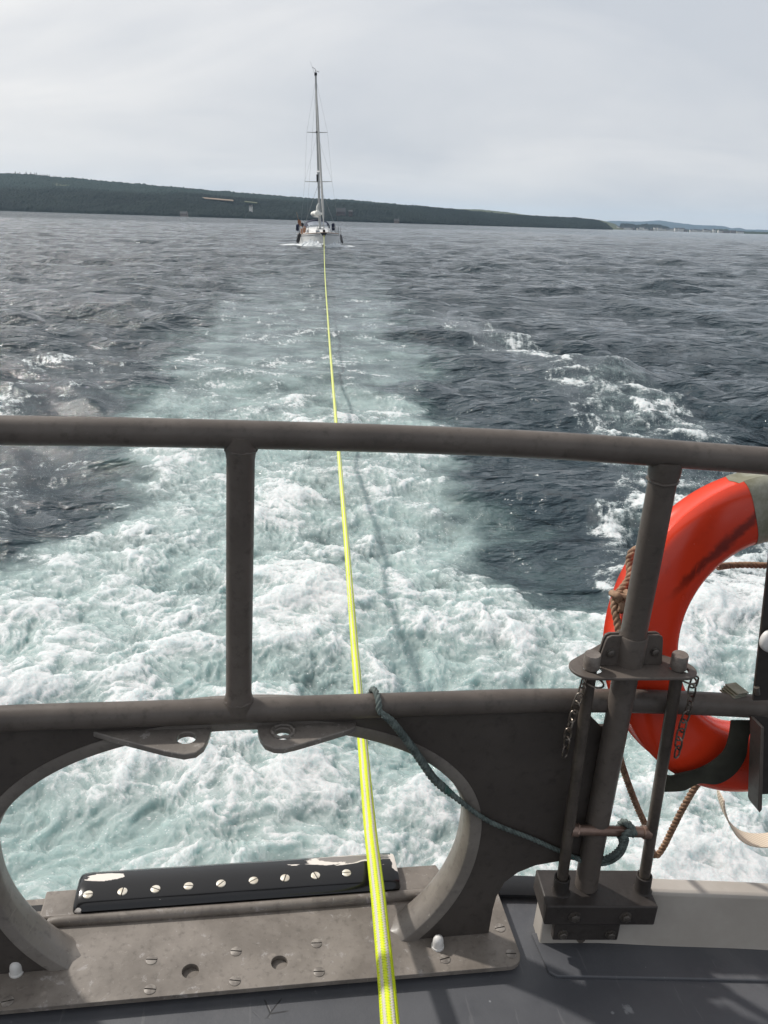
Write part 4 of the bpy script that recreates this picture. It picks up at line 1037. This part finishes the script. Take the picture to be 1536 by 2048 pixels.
# local: x to our right, y aft, z up. hull 11.5 m, beam 3.95
LH = 11.6
stn = [(-0.15, 0.03, 1.24, -0.0), (0.25, 0.30, 1.21, 0.02), (1.0, 0.78, 1.16, 0.08), (2.2, 1.26, 1.10, 0.2), (3.8, 1.70, 1.04, 0.32), (5.8, 1.94, 1.0, 0.40), (8.0, 1.90, 1.0, 0.36), (10.0, 1.66, 1.02, 0.2), (11.5, 1.36, 1.05, 0.0)]
def hull_section(b, zt, dr, n=10):
    out = []
    for k in range(n + 1):
        t_ = k / n; a_ = t_ * math.pi / 2
        out.append((b * (math.sin(a_) ** 0.42 if a_ > 0 else 0), -dr - 0.35 + (zt + dr + 0.35) * (1 - math.cos(a_)) ** 0.9))
    return out
V = []; Fc = []; nsx = 11
for (y_, b, zt, dr) in stn:
    s_ = hull_section(b, zt, dr); L_ = [(-x_, z_) for x_, z_ in s_[::-1]] + s_[1:]
    for (x_, z_) in L_: V.append((x_, y_ + (0.25 * (1 - max(z_, 0) / 1.2) if y_ < 0.3 else 0), z_))
k = 2 * nsx - 1
for i in range(len(stn) - 1):
    for j in range(k - 1): Fc.append((i * k + j, (i + 1) * k + j, (i + 1) * k + j + 1, i * k + j + 1))
Fc.append(tuple(range(k))[::-1]); Fc.append(tuple(range((len(stn) - 1) * k, len(stn) * k)))
part('hull', Geo().add(V, Fc), 'gel', sy, sharp=50)
# deck
V = []; Fc = []
for (y_, b, zt, dr) in stn: V += [(-b * .985, y_ + .02, zt - 0.02), (0, y_ + .02, zt + 0.06), (b * .985, y_ + .02, zt - 0.02)]
for i in range(len(stn) - 1):
    for j in (0, 1): Fc.append((i * 3 + j, i * 3 + j + 1, (i + 1) * 3 + j + 1, (i + 1) * 3 + j))
part('deck', Geo().add(V, Fc), 'gel', sy)
for s_ in (-1, 1):
    part('toe_rail', Geo().tube([(s_ * b * 0.99, y_, zt + 0.02) for (y_, b, zt, dr) in stn], 0.035, 6), 'teak', sy)
    part('rubbing_strake', Geo().tube([(s_ * b * 0.995, y_, zt - 0.14) for (y_, b, zt, dr) in stn[1:]], 0.028, 6), 'greyfen', sy)
# coachroof with windows
cr = [(2.4, 0.50, 1.16, 0.03), (2.9, 0.80, 1.36, 0), (4.6, 1.08, 1.50, 0), (6.6, 1.22, 1.58, 0), (8.0, 1.25, 1.62, 0)]
V = []; Fc = []
for (y_, b, z_, _) in cr: V += [(-b, y_, 1.02), (-b * .86, y_, z_ - 0.06), (-b * .6, y_, z_ + .02), (0, y_, z_ + 0.07), (b * .6, y_, z_ + .02), (b * .86, y_, z_ - 0.06), (b, y_, 1.02)]
for i in range(len(cr) - 1):
    for j in range(6): Fc.append((i * 7 + j, i * 7 + j + 1, (i + 1) * 7 + j + 1, (i + 1) * 7 + j))
Fc.append(tuple(range(7))); Fc.append(tuple(range(28, 35))[::-1])
croof = part('coachroof', Geo().add(V, Fc), 'gel', sy, sharp=30)
sub('hatch', Geo().box((0, 3.7, 1.52), (0.55, 0.55, 0.05)), 'window', croof)
sub('hatch', Geo().box((-0.3, 2.72, 1.31), (0.40, 0.34, 0.05), np.array([[1, 0, 0], [0, .92, -.38], [0, .38, .92]])), 'window', croof)
for s_ in (-1, 1):
    sub('window', Geo().add([(s_ * 1.09, 5.0, 1.20), (s_ * 1.17, 6.6, 1.20), (s_ * 1.10, 6.6, 1.42), (s_ * 1.03, 5.0, 1.40)], [(0, 1, 2, 3)]), 'window', croof)
# sprayhood: arched canvas with a pale window band
def arch_pts(w_, z0_, hgt, n=14): return [(w_ * math.cos(math.pi * (1 - q / n)), z0_ + hgt * math.sin(math.pi * q / n) ** 0.75) for q in range(n + 1)]
rows = [(7.3, 1.10, 1.55, 0.30), (7.9, 1.22, 1.55, 0.62), (8.0, 1.25, 1.55, 0.74), (8.5, 1.30, 1.50, 0.86), (9.2, 1.32, 1.5, 0.84)]
V = []; Fc = []; k = 15
for (y_, w_, z0_, hg) in rows: V += [(x_, y_, z_) for x_, z_ in arch_pts(w_, z0_, hg)]
fm = []
for i in range(len(rows) - 1):
    for j in range(k - 1): Fc.append((i * k + j, i * k + j + 1, (i + 1) * k + j + 1, (i + 1) * k + j)); fm.append(1 if i == 0 and 2 < j < 11 else 0)
g = Geo().add(V, Fc); g.mi = fm
M['clear'] = flat('clear_vinyl', (0.30, 0.33, 0.38), 0.15)
part('sprayhood', g, ['navy', 'clear'], sy)
# mast, spreaders, radar reflector, head gear
MY = 4.3; MZ = 1.5; MT = 14.4
mast = part('mast', Geo().tube([(0, MY, MZ), (0, MY, 9), (0, MY, MT)], [0.115, 0.11, 0.085], 12), 'alu', sy)
for z_, w_ in ((5.58, 1.25), (9.70, 0.93)):
    for s_ in (-1, 1): sub('spreader', Geo().tube([(0, MY, z_), (s_ * w_, MY + 0.15, z_ + 0.03)], [0.045, 0.025], 8), 'alu', mast)
sub('steaming_light', Geo().lathe([(0.11, -0.15), (0.16, -0.05), (0.16, 0.07), (0.06, 0.15)], (0.0, MY - 0.22, 6.35), (0, 0, 1), 12), 'gel', mast)
sub('radar_reflector', Geo().tube([(-0.14, MY - 0.1, 5.6), (-0.14, MY - .1, 6.2)], 0.06, 8), 'anchor', mast)
sub('wind_vane', Geo().tube([(0, MY, MT), (-0.02, MY, MT + 0.38), (-0.30, MY, MT + 0.52)], 0.02, 6).tube([(0, MY, MT + .25), (0.28, MY, MT + 0.14), (0.30, MY, MT + .25)], 0.02, 6), 'anchor', mast)
sub('aerial', Geo().tube([(-0.08, MY, MT), (-0.45, MY, MT + 0.95)], 0.010, 5), 'wire', mast)
sub('masthead', Geo().box((0, MY, MT - 0.02), (0.22, 0.3, 0.22)), 'anchor', mast)
sub('mast_collar', Geo().lathe([(0.14, 0), (0.14, 0.12)], (0, MY, 9.66), (0, 0, 1), 10), 'anchor', mast)
# rolled genoa on the forestay
part('furled_genoa', Geo().tube(crom([(0.05, 0.15, 1.45), (0.04, 0.9, 4.0), (0.03, 2.0, 6.7), (0.02, 3.2, 10.3), (0.0, 4.0, 13.1)], 5), [0.05] * 3 + [0.105] * 5 + [0.10] * 5 + [0.085] * 5 + [0.06] * 3, 10), 'genoa', sy)
part('furling_drum', Geo().lathe([(0.12, 0), (0.12, 0.18), (0.05, 0.2)], (0.05, 0.12, 1.28)), 'anchor', sy)
# standing rigging
rig = []
for s_ in (-1, 1):
    rig += [[(s_ * 1.85, 4.6, 1.1), (s_ * 1.25, MY + .15, 5.60), (s_ * 0.93, MY + .15, 9.72), (s_ * 0.05, MY, 13.8)],
            [(s_ * 1.70, 5.0, 1.1), (0, MY, 5.5)], [(s_ * 1.70, 3.9, 1.1), (0, MY, 5.45)], [(s_ * 1.25, MY + .15, 5.6), (0, MY, 9.6)]]
rig += [[(0.9, 11.4, 1.1), (0.0, MY, 13.8)], [(-0.9, 11.4, 1.1), (0, MY, 13.8)]]
for q in rig: part('stay', Geo().tube(q, 0.0065, 5), 'wire', sy)
# boom with the stowed mainsail
part('boom', Geo().tube([(0, MY, 2.55), (-0.25, 9.0, 2.60)], 0.09, 10), 'alu', sy)
rb = random.Random(8); V = []
pts = [(-0.02 - 0.25 * t_ + rb.uniform(-.04, .04), MY + 0.1 + t_ * 4.5, 2.85 + rb.uniform(-.04, .05)) for t_ in np.linspace(0, 1, 9)]
part('stowed_mainsail', Geo().tube(crom(pts, 3), [0.18 + rb.uniform(-.05, .06) for _ in range(25)], 9), 'sail', sy)
part('sail_bundle', Geo().tube(crom([(-0.42, MY - .1, 2.75), (-0.2, MY - .15, 2.95), (-.05, MY - .2, 2.8), (0.3, MY - .1, 2.86)], 4), [.07, .13, .17, .2, .22, .2, .2, .18, .15, .14, .1, .08, .05], 9), 'sail', sy)
part('sail_head', Geo().tube(crom([(-0.16, MY - .1, 2.9), (-0.2, MY - .12, 3.35), (-.05, MY - .1, 3.75)], 4), [.16, .15, .13, .12, .11, .1, .08, .07, .05], 8), 'sail', sy)
# pulpit, stanchions, lifelines
pul = Geo().tube(crom([(-0.55, 0.9, 1.2), (-0.45, 0.5, 1.82), (0, -0.1, 1.86), (0.45, 0.5, 1.82), (0.55, 0.9, 1.2)], 6), 0.022, 6)
part('pulpit', pul, 'wire', sy)
for s_ in (-1, 1):
    for y_ in (2.2, 4.0, 5.8, 8.0, 10.0):
        b = np.interp(y_, [q[0] for q in stn], [q[1] for q in stn]); part('stanchion', Geo().tube([(s_ * b * .96, y_, 1.02), (s_ * b * .96, y_, 1.66)], 0.02, 6), 'wire', sy)
    part('lifeline', Geo().tube([(s_ * np.interp(y_, [q[0] for q in stn], [q[1] for q in stn]) * .96, y_, 1.62) for y_ in (0.9, 2.2, 4.0, 5.8, 8.0, 10.0, 11.3)], 0.010, 5), 'wire', sy)
# anchor on the bow roller
part('anchor', Geo().add([(-0.30, -0.22, 1.22), (0.30, -0.22, 1.22), (0.0, -0.30, 0.80), (0.0, 0.15, 1.26)], [(0, 2, 1), (0, 1, 3), (1, 2, 3), (0, 3, 2)]).tube([(0, -0.2, 1.18), (0, .5, 1.30)], 0.05, 6), 'anchor', sy, smooth=False)
# fenders: dark ones each side
def fender(x_, y_, z0_, z1_, r, tilt, mt, lab):
    t_ = thing('fender', lab, 'fender', (0, 0, 0), boat=False, group='fenders hanging on the yacht'); t_['loc'] = [0, 0, 0]
    t_.matrix_world = sy.matrix_world @ Matrix.Translation((x_, y_, z0_))
    zz_ = z1_ - z0_
    part('body', Geo().tube([(0, 0, 0), (tilt * .08, 0, zz_ * .08), (tilt * .2, 0, zz_ * .2), (tilt * .8, 0, zz_ * .8), (tilt * .92, 0, zz_ * .92), (tilt, 0, zz_)], [r * .2, r * .75, r, r, r * .75, r * .2], 12), mt, t_)
    part('lanyard', Geo().tube([(tilt, 0, zz_), (tilt * 1.1, 0, zz_ + 0.65)], 0.02, 5), 'wire', t_)
fender(-2.12, 4.4, 0.25, 1.15, 0.17, 0.22, 'blackrub', 'fat black fender hanging on the yacht hull, left side in view')
fender(2.10, 5.5, 0.22, 1.02, 0.09, -0.04, 'greyfen', 'thin grey fender nearer the bow on the yacht hull, right side in view')
fender(2.36, 6.8, 0.1, 1.0, 0.085, -0.18, 'greyfen', 'slanting dark fender swung out from the yacht hull, right side in view')
# deck clutter: dark liferaft bags and coiled gear on the rails, folded dinghy cover
part('rail_bag', Geo().lathe([(0.05, -0.32), (0.17, -0.22), (0.18, 0.2), (0.06, 0.32)], (-1.90, 7.8, 1.60), (0.1, 0, 1), 10), 'navy', sy)
part('rail_bag', Geo().lathe([(0.05, -0.30), (0.13, -0.22), (0.13, 0.2), (0.06, 0.30)], (-1.30, 9.0, 1.75), (-0.5, 0, 1), 10), 'anchor', sy)
part('dinghy_cover', Geo().lathe([(0.08, -0.30), (0.15, -0.2), (0.17, 0.15), (0.08, 0.30)], (-1.35, 6.2, 1.42), (0.05, 0, 1), 10), 'orange', sy)
part('dinghy_cover', Geo().lathe([(0.08, -0.24), (0.13, -0.2), (0.13, 0.15), (0.08, 0.24)], (-1.62, 5.4, 1.30), (0.05, 0, 1), 10), 'orange', sy)
for x_, y_ in ((1.52, 8.0), (1.72, 9.0)):
    part('rail_bag', Geo().lathe([(0.05, -0.34), (0.10, -0.25), (0.11, 0.22), (0.05, 0.34)], (x_, y_, 1.62), (-0.05, 0, 1), 10), 'navy', sy)
part('flagstaff', Geo().tube([(-1.35, 11.5, 1.1), (-1.75, 11.9, 3.0)], 0.025, 6), 'teak', sy)
part('ensign', Geo().add([(-1.62, 11.8, 2.35), (-1.45, 11.9, 1.75), (-1.28, 11.85, 1.6), (-1.36, 11.8, 2.2), (-1.60, 11.95, 1.7), (-1.7, 11.9, 2.2)], [(0, 1, 2, 3), (0, 5, 4, 1)]), 'flag', sy, smooth=False)
# crew on the foredeck: only a dark shape by the mast shows
# bow wave
def bow_wave():
    V = []; Fc = []; rgb = random.Random(12); n = 60; rows = 7
    for s_ in (-1, 1):
        base = len(V)
        for i in range(n):
            t_ = i / (n - 1); y_ = -0.25 + t_ * 6.0; b = np.interp(y_, [q[0] for q in stn], [q[1] for q in stn]) * (0.93 if y_ > .3 else 1)
            wdt = 0.2 + 2.0 * t_; hg = (0.50 * math.exp(-((t_ - 0.22) / 0.25) ** 2) + 0.16) * (0.7 + 0.6 * rgb.random()) * (0.8 if s_ < 0 else 0.6)
            for j in range(rows):
                q = j / (rows - 1); V.append((s_ * (b * 0.9 + wdt * q + rgb.uniform(-.04, .04)), y_ + rgb.uniform(-.06, .06), hg * math.sin(math.pi * min(1, q * .85 + .15)) ** 1.2 * rgb.uniform(.8, 1.15) - 0.06 + 0.03 * rgb.random()))
        for i in range(n - 1):
            for j in range(rows - 1):
                f_ = (base + i * rows + j, base + (i + 1) * rows + j, base + (i + 1) * rows + j + 1, base + i * rows + j + 1); Fc.append(f_ if s_ < 0 else f_[::-1])
    return Geo().add(V, Fc)
m = Mat('bow_foam')
M['bowfoam'] = m.set(m.mix(m.noise(5, 6, 0.7), (0.42, 0.47, 0.49), (0.80, 0.82, 0.83)), 0.6, 0, m.bump(m.noise(8, 5), 0.6, 0.1))
o = solo('bow_wave_foam', bow_wave(), 'bowfoam', None, None, boat=False); o['kind'] = 'stuff'; o['label'] = 'white foam curling off the bow of the towed yacht'; o.matrix_world = Matrix.Translation(org) @ Matrix.Rotation(yaw, 4, 'Z')


# ================================================================== FAR SHORE
def forest_mat(name, c1, c2, c3, s1=0.004, s2=0.035, belt=None):
    m = Mat(name)
    a_ = m.noise(s1, 5, 0.6); b_ = m.noise(s2, 6, 0.7, co=m.co((1, 1, 1.5)))
    c = m.mix(m.step(a_, 0.38, 0.64), c1, c2); c = m.mix(m.math('MULTIPLY', m.step(b_, 0.42, 0.68), 0.7), c, c3)
    if belt:      # a belt of younger, paler plantation along the top of the hill
        px3 = m.node('ShaderNodeSeparateXYZ'); m.l.new(m.co(), px3.inputs[0])
        c = m.mix(m.step(m.math('ADD', px3.outputs[2], m.math('MULTIPLY', a_, 36)), 66, 78), c, belt)
    return m.set(c, 0.9, 0, m.bump(b_, 1.0, 4.0), 0.05)
M['forest'] = forest_mat('far_woodland', (0.005, 0.009, 0.010), (0.010, 0.016, 0.015), (0.020, 0.028, 0.024), belt=(0.028, 0.042, 0.042))
M['pale_hill'] = forest_mat('pale_moor', (0.075, 0.085, 0.050), (0.10, 0.105, 0.065), (0.05, 0.065, 0.04))
M['blue_hill'] = forest_mat('distant_mountains', (0.008, 0.013, 0.018), (0.012, 0.018, 0.024), (0.010, 0.016, 0.02), 0.0006, 0.004)
M['low_shore'] = forest_mat('low_shore', (0.022, 0.032, 0.018), (0.04, 0.05, 0.028), (0.03, 0.04, 0.022))
def dir_at(px, py):
    d = ray(px, py); return d / math.hypot(d[0], d[1])
def ridge(name, sky_pts, d0_pts, depth, nx, ny, tree, mat, rough=0.0, seed=0.0, shape=0.75):
    """terrain strip: shore at distance d0, ridge line at d0 + depth following the skyline"""
    xs = np.linspace(sky_pts[0][0], sky_pts[-1][0], nx)
    ys = np.interp(xs, [p[0] for p in sky_pts], [p[1] for p in sky_pts]); d0 = np.interp(xs, [p[0] for p in d0_pts], [p[1] for p in d0_pts])
    dirs = np.array([dir_at(x_, y_) for x_, y_ in zip(xs, ys)])
    V = np.zeros((ny + 3, nx, 3)); dep = depth
    for j in range(ny + 3):
        s_ = min(j / (ny - 1), 1.0) if j < ny else 1.0
        D_ = d0 + dep * (s_ if j < ny else 1.0 + 0.35 * (j - ny + 1))
        Hh = EYE[2] + dirs[:, 2] * (d0 + dep)
        zt = Hh * (s_ ** shape) if j < ny else Hh * (1 - 0.25 * (j - ny + 1))
        X_ = dirs[:, 0] * D_; Y_ = dirs[:, 1] * D_
        bumps = tree * (np.abs(fbm(X_ / 11.0, Y_ / 9.0 + j * 3.1, 3, off=seed)) * 1.6 + 0.3 * fbm(X_ / 60, Y_ / 60, 2, off=seed + 5)) * (1 if 0 < j else 0)
        roll = rough * fbm(X_ / 420, Y_ / 420, 3, off=seed + 9) * math.sin(math.pi * min(s_, 1)) * Hh
        V[j] = np.stack([X_, Y_, zt + bumps + roll - (4.0 if j == 0 else 0)], 1)
    idx = np.arange((ny + 3) * nx).reshape(ny + 3, nx)
    f_ = np.stack([idx[:-1, :-1], idx[:-1, 1:], idx[1:, 1:], idx[1:, :-1]], -1).reshape(-1, 4)
    g = Geo(); g.v = V.reshape(-1, 3).tolist(); g.f = f_.tolist(); g.mi = [0] * len(g.f)
    o = structure(name, g, mat, sharp=0, smooth=True)
    return V
SK = [(-700, 318), (-200, 338), (0, 347.5), (60, 349), (110, 355), (190, 361), (300, 371), (360, 375.5), (430, 383), (450, 383), (500, 388), (560, 393), (645, 399.5), (690, 400), (760, 406), (830, 412), (900, 418), (960, 424), (1010, 429), (1060, 432), (1110, 434), (1150, 436), (1190, 440), (1212, 447), (1226, 458.5)]
D0 = [(-700, 2300), (0, 2100), (400, 1900), (800, 2100), (1226, 2900)]
VH = ridge('hill', SK, D0, 620, 1300, 80, 5.0, 'forest', 0.25, 3.0)
ridge('moorland_hill', [(840, 420), (880, 417.5), (960, 419), (1010, 424), (1060, 431), (1160, 437), (1200, 440.5), (1230, 448), (1252, 461)], [(840, 4300), (1252, 4600)], 900, 300, 10, 3.0, 'pale_hill', 0.1, 7.0)
ridge('mountains', [(1140, 455), (1185, 447), (1222, 441.5), (1262, 443), (1290, 443), (1318, 440.5), (1345, 444.5), (1395, 450.5), (1430, 451), (1452, 453), (1463, 457), (1478, 455.5), (1492, 459), (1520, 459.5), (1600, 462), (1900, 466), (2300, 478)], [(1140, 14500), (2300, 14800)], 1800, 260, 8, 6.0, 'blue_hill', 0.1, 13.0)
ridge('wooded_knoll', [(1238, 460), (1241, 447.5), (1256, 448), (1272, 450), (1293, 448.5), (1320, 450), (1335, 454), (1348, 461)], [(1238, 5200), (1348, 5400)], 400, 220, 10, 9.0, 'forest', 0.1, 17.0)
ridge('low_shore', [(1215, 461.5), (1260, 461.5), (1340, 461), (1372, 460.2), (1420, 462.5), (1436, 458.6), (1455, 458.8), (1462, 463), (1500, 463.5), (1536, 465), (1700, 468), (2100, 481)], [(1215, 5000), (2100, 4800)], 260, 500, 7, 5.0, 'low_shore', 0.1, 19.0)

# pale fields lying on the hillside, draped on the woodland edge
def on_hill(px, py):
    """first hit of the view direction with the hill's ideal slope"""
    d0 = np.interp(px, [p[0] for p in D0], [p[1] for p in D0]); sk = np.interp(px, [p[0] for p in SK], [p[1] for p in SK])
    d = dir_at(px, py); dk = dir_at(px, sk); Hh = EYE[2] + dk[2] * (d0 + 620)
    for s_ in np.linspace(0, 1, 400):
        D_ = d0 + 620 * s_
        if Hh * s_ ** 0.75 >= EYE[2] + d[2] * D_: return np.array([d[0] * D_, d[1] * D_, EYE[2] + d[2] * D_])
    return np.array([d[0] * (d0 + 620), d[1] * (d0 + 620), EYE[2] + d[2] * (d0 + 620)])
def field(pix, mat, lift=26):
    P = [on_hill(*p) for p in pix]; g = Geo(); c = np.mean(P, 0)
    V = [p + np.array([0, -1, 0]) * lift * p[1] / 2000 for p in P]; V = [p * np.array([1, 1, 1]) for p in V]
    n = len(V); V2 = [p + np.array([0, 0, -1.5]) for p in V]
    g.add(V + V2, [tuple(range(n))] + [(i, i + n, (i + 1) % n + n, (i + 1) % n) for i in range(n)])
    structure('field', g, mat, smooth=False)
M['straw'] = flat('stubble_field', (0.22, 0.165, 0.12), 0.9, s=0.02)
M['grassf'] = flat('pale_grass_field', (0.085, 0.10, 0.055), 0.9, s=0.02)
field([(114, 366.5), (126, 367.5), (144, 369.5), (154, 370.5), (140, 371.8), (122, 371.5)], 'grassf')
field([(410, 395.0), (440, 397.4), (471, 400.2), (471, 402.2), (440, 399.6), (412, 397.0)], 'straw')
field([(493, 402.2), (518, 405.2), (518, 406.6), (493, 403.8)], 'grassf')

# skyline conifers, each a tree of its own
def conifer_geo(h_, r, seed):
    rg = random.Random(seed); V = []; F_ = []
    tiers = 7
    for t_ in range(tiers):
        z0_ = h_ * (0.12 + 0.80 * t_ / tiers); z1_ = z0_ + h_ * 0.26; rr_ = r * (1 - t_ / tiers * 0.85)
        b = len(V); n = 9
        for k in range(n):
            a_ = 2 * math.pi * k / n; q = rr_ * rg.uniform(0.6, 1.15); V.append((q * math.cos(a_), q * math.sin(a_), z0_ + rg.uniform(-.03, .03) * h_))
        V.append((0, 0, min(z1_, h_)))
        for k in range(n): F_.append((b + k, b + (k + 1) % n, b + n))
    return V, F_
M['conifer'] = flat('conifer_needles', (0.012, 0.022, 0.013), 0.9)
M['bark'] = flat('bark', (0.05, 0.04, 0.03), 0.9)
lab_pos = [(31, 9, 'short conifer standing alone at the left end of the skyline row'), (40, 7, 'lower conifer just left of the paired broad conifers'), (52.5, 9, 'conifer third from the left on the skyline'), (62, 8, 'broad conifer at the left of the skyline clump'), (70, 8, 'pointed conifer left of the tallest skyline pair'), (73.5, 9, 'tallest conifer of the skyline pair'), (80, 6, 'small conifer right of the tallest skyline pair'), (85, 6, 'low bushy conifer in the dip of the skyline'), (90, 7, 'narrow conifer just before the dense skyline trio'), (95, 8, 'left conifer of the dense skyline trio'), (99, 8, 'right conifer of the dense skyline trio'), (107, 6.5, 'short conifer near the right end of the skyline row'), (111, 6.5, 'last conifer at the right end of the skyline row'), (497.5, 5, 'small conifer on the ridge above the pale fields'), (507, 5, 'small conifer beside the ridge gap above the pale fields'), (1126, 4, 'conifer on the low skyline towards the point'), (1131, 4, 'second conifer on the low skyline towards the point'), (1145, 3.5, 'low conifer near the end of the wooded point')]
for i, (px, hpx, lb_) in enumerate(lab_pos):
    sky_y = np.interp(px, [p[0] for p in SK], [p[1] for p in SK]); d0 = np.interp(px, [p[0] for p in D0], [p[1] for p in D0]) + 612
    d = dir_at(px, sky_y); b = np.array([d[0] * d0, d[1] * d0, EYE[2] + d[2] * d0]); hgt = hpx * d0 / FPX * 0.55 + 5
    t_ = thing('conifer', lb_, 'tree', (b[0], b[1], b[2] - 5), boat=False, group='conifers on the skyline')
    t_['loc'] = [0, 0, 0]
    v, f_ = conifer_geo(hgt, hgt * 0.24, i); part('crown', Geo().add(v, f_), 'conifer', t_, smooth=False)
    part('trunk', Geo().tube([(0, 0, 0), (0, 0, hgt * 0.4)], hgt * 0.03, 6), 'bark', t_)

# houses along the far shore
M['wallw'] = flat('white_render', (0.62, 0.60, 0.56), 0.8, s=0.1)
M['walls'] = flat('sandstone', (0.20, 0.165, 0.15), 0.8, s=0.1)
M['wallm'] = flat('old_pink_stone', (0.085, 0.062, 0.062), 0.8, s=0.1)
M['slate'] = flat('slate_roof', (0.05, 0.05, 0.055), 0.7, s=0.1)
M['pane'] = flat('dark_window', (0.03, 0.035, 0.04), 0.2)
def house(c, wd, dp, hw_, hr_, wall, label, group=None, nwin=3, rz=0.0, name='house'):
    t_ = thing(name, label, 'house', tuple(c), boat=False, group=group, rz=rz); t_['loc'] = [0, 0, 0]
    a_, b_ = wd / 2, dp / 2
    wl_ = part('wall', Geo().add([(-a_, -b_, -9), (a_, -b_, -9), (a_, b_, -9), (-a_, b_, -9), (-a_, -b_, hw_), (a_, -b_, hw_), (a_, b_, hw_), (-a_, b_, hw_), (-a_, 0, hw_ + hr_), (a_, 0, hw_ + hr_)],
               [(0, 1, 5, 4), (1, 2, 6, 9, 5), (2, 3, 7, 6), (3, 0, 4, 8, 7)]), wall, t_, smooth=False)
    o_ = 0.4; rf = part('roof', Geo().add([(-a_ - o_, -b_ - o_, hw_ - .25), (a_ + o_, -b_ - o_, hw_ - .25), (a_ + o_, 0, hw_ + hr_ + .15), (-a_ - o_, 0, hw_ + hr_ + .15), (a_ + o_, b_ + o_, hw_ - .25), (-a_ - o_, b_ + o_, hw_ - .25)], [(0, 1, 2, 3), (3, 2, 4, 5)]), 'slate', t_, smooth=False)
    sub('chimney', Geo().box((a_ * 0.8, 0, hw_ + hr_ + 0.7), (0.9, 0.9, 1.8)), wall, rf, smooth=False)
    for k in range(nwin):
        x_ = -a_ + wd * (k + 0.5) / nwin; sub('window', Geo().box((x_, -b_ - 0.03, hw_ * 0.55), (1.3, 0.12, 1.6)), 'pane', wl_, smooth=False)
    return t_
hd_ = lambda px, py: on_hill(px, py)
p = on_hill(375, 432.0); house(p + [0, -30, 0], 15, 8, 5, 3.5, 'walls', 'small pale shore house at the water, left of the yacht', nwin=4)
p = on_hill(506, 420.5); house(p + [0, -30, 2], 7, 7, 5, 3, 'wallw', 'tiny white cottage in the woods below the pale field', nwin=2)
p = on_hill(793, 447.0); house(p + [0, -30, 0], 12, 9, 6, 4, 'walls', 'pale house at the waterside right of the yacht', nwin=3)
p = on_hill(683, 428.5); house(p + [0, -25, -2], 22, 12, 8, 8, 'wallm', 'large pinkish gabled mansion in the woods right of the yacht', nwin=6, name='mansion')
p = on_hill(702, 430); house(p + [0, -25, -2], 9, 9, 10, 3, 'wallm', 'grey square annexe beside the pinkish mansion', nwin=2)
rh = random.Random(21)
ORD = 'first second third fourth fifth sixth seventh eighth ninth tenth eleventh twelfth thirteenth fourteenth fifteenth sixteenth seventeenth eighteenth nineteenth twentieth twenty-first twenty-second twenty-third twenty-fourth twenty-fifth twenty-sixth twenty-seventh'.split()
xs_ = [1236, 1243, 1253, 1262, 1267, 1276, 1284, 1291, 1302, 1309, 1318, 1329, 1337, 1345, 1354, 1362, 1371, 1384, 1392, 1400, 1409, 1418, 1428, 1441, 1452, 1466, 1480]
wordsA = ['white', 'pale', 'cream', 'small white', 'low white', 'grey', 'long pale']
for i, x_ in enumerate(xs_):
    dd = 4900.0; yb = np.interp(x_, [1215, 1536, 1600], [461.3, 467.5, 469]) - 0.7
    d = dir_at(x_, yb); c = np.array([d[0] * dd, d[1] * dd, 1.0])
    wd = rh.choice([12, 16, 20, 26, 34]); hh = rh.choice([7, 9, 11, 13])
    place = ['below the wooded knoll', 'beside the end of the wooded point', 'between the knoll and the open shore', 'on the low shore at the far right']
    pl_ = place[1] if x_ < 1250 else place[0] if x_ < 1340 else place[2] if x_ < 1430 else place[3]
    wl2 = 'wallw' if rh.random() < .72 else 'walls'
    house(c, wd, 12, hh, 5, wl2, ('%s %s town house %s, %s from the left' % ('long' if wd > 22 else 'small', 'white' if wl2 == 'wallw' else 'sandstone', pl_, ORD[i])), group='town houses ' + pl_, nwin=0 or 3, rz=rh.uniform(-.3, .3))

# ------------------------------------------------------------------ the air
g = Geo().box((0, 0, 170), (36000, 36000, 346))
me = mesh('haze', g.v, g.f); hm = bpy.data.materials.new('haze_air'); hm.use_nodes = True; hn = hm.node_tree; hn.nodes.clear()
pv = hn.nodes.new('ShaderNodeVolumePrincipled'); pv.inputs['Color'].default_value = (0.58, 0.79, 1.0, 1); pv.inputs['Density'].default_value = 3.8e-5; pv.inputs['Anisotropy'].default_value = 0.2
ho = hn.nodes.new('ShaderNodeOutputMaterial'); hn.links.new(pv.outputs[0], ho.inputs['Volume'])
me.materials.append(hm); o = bpy.data.objects.new('haze', me); COL.objects.link(o); o['kind'] = 'stuff'
for ob in bpy.data.objects:
    if 'loc' in ob: del ob['loc']
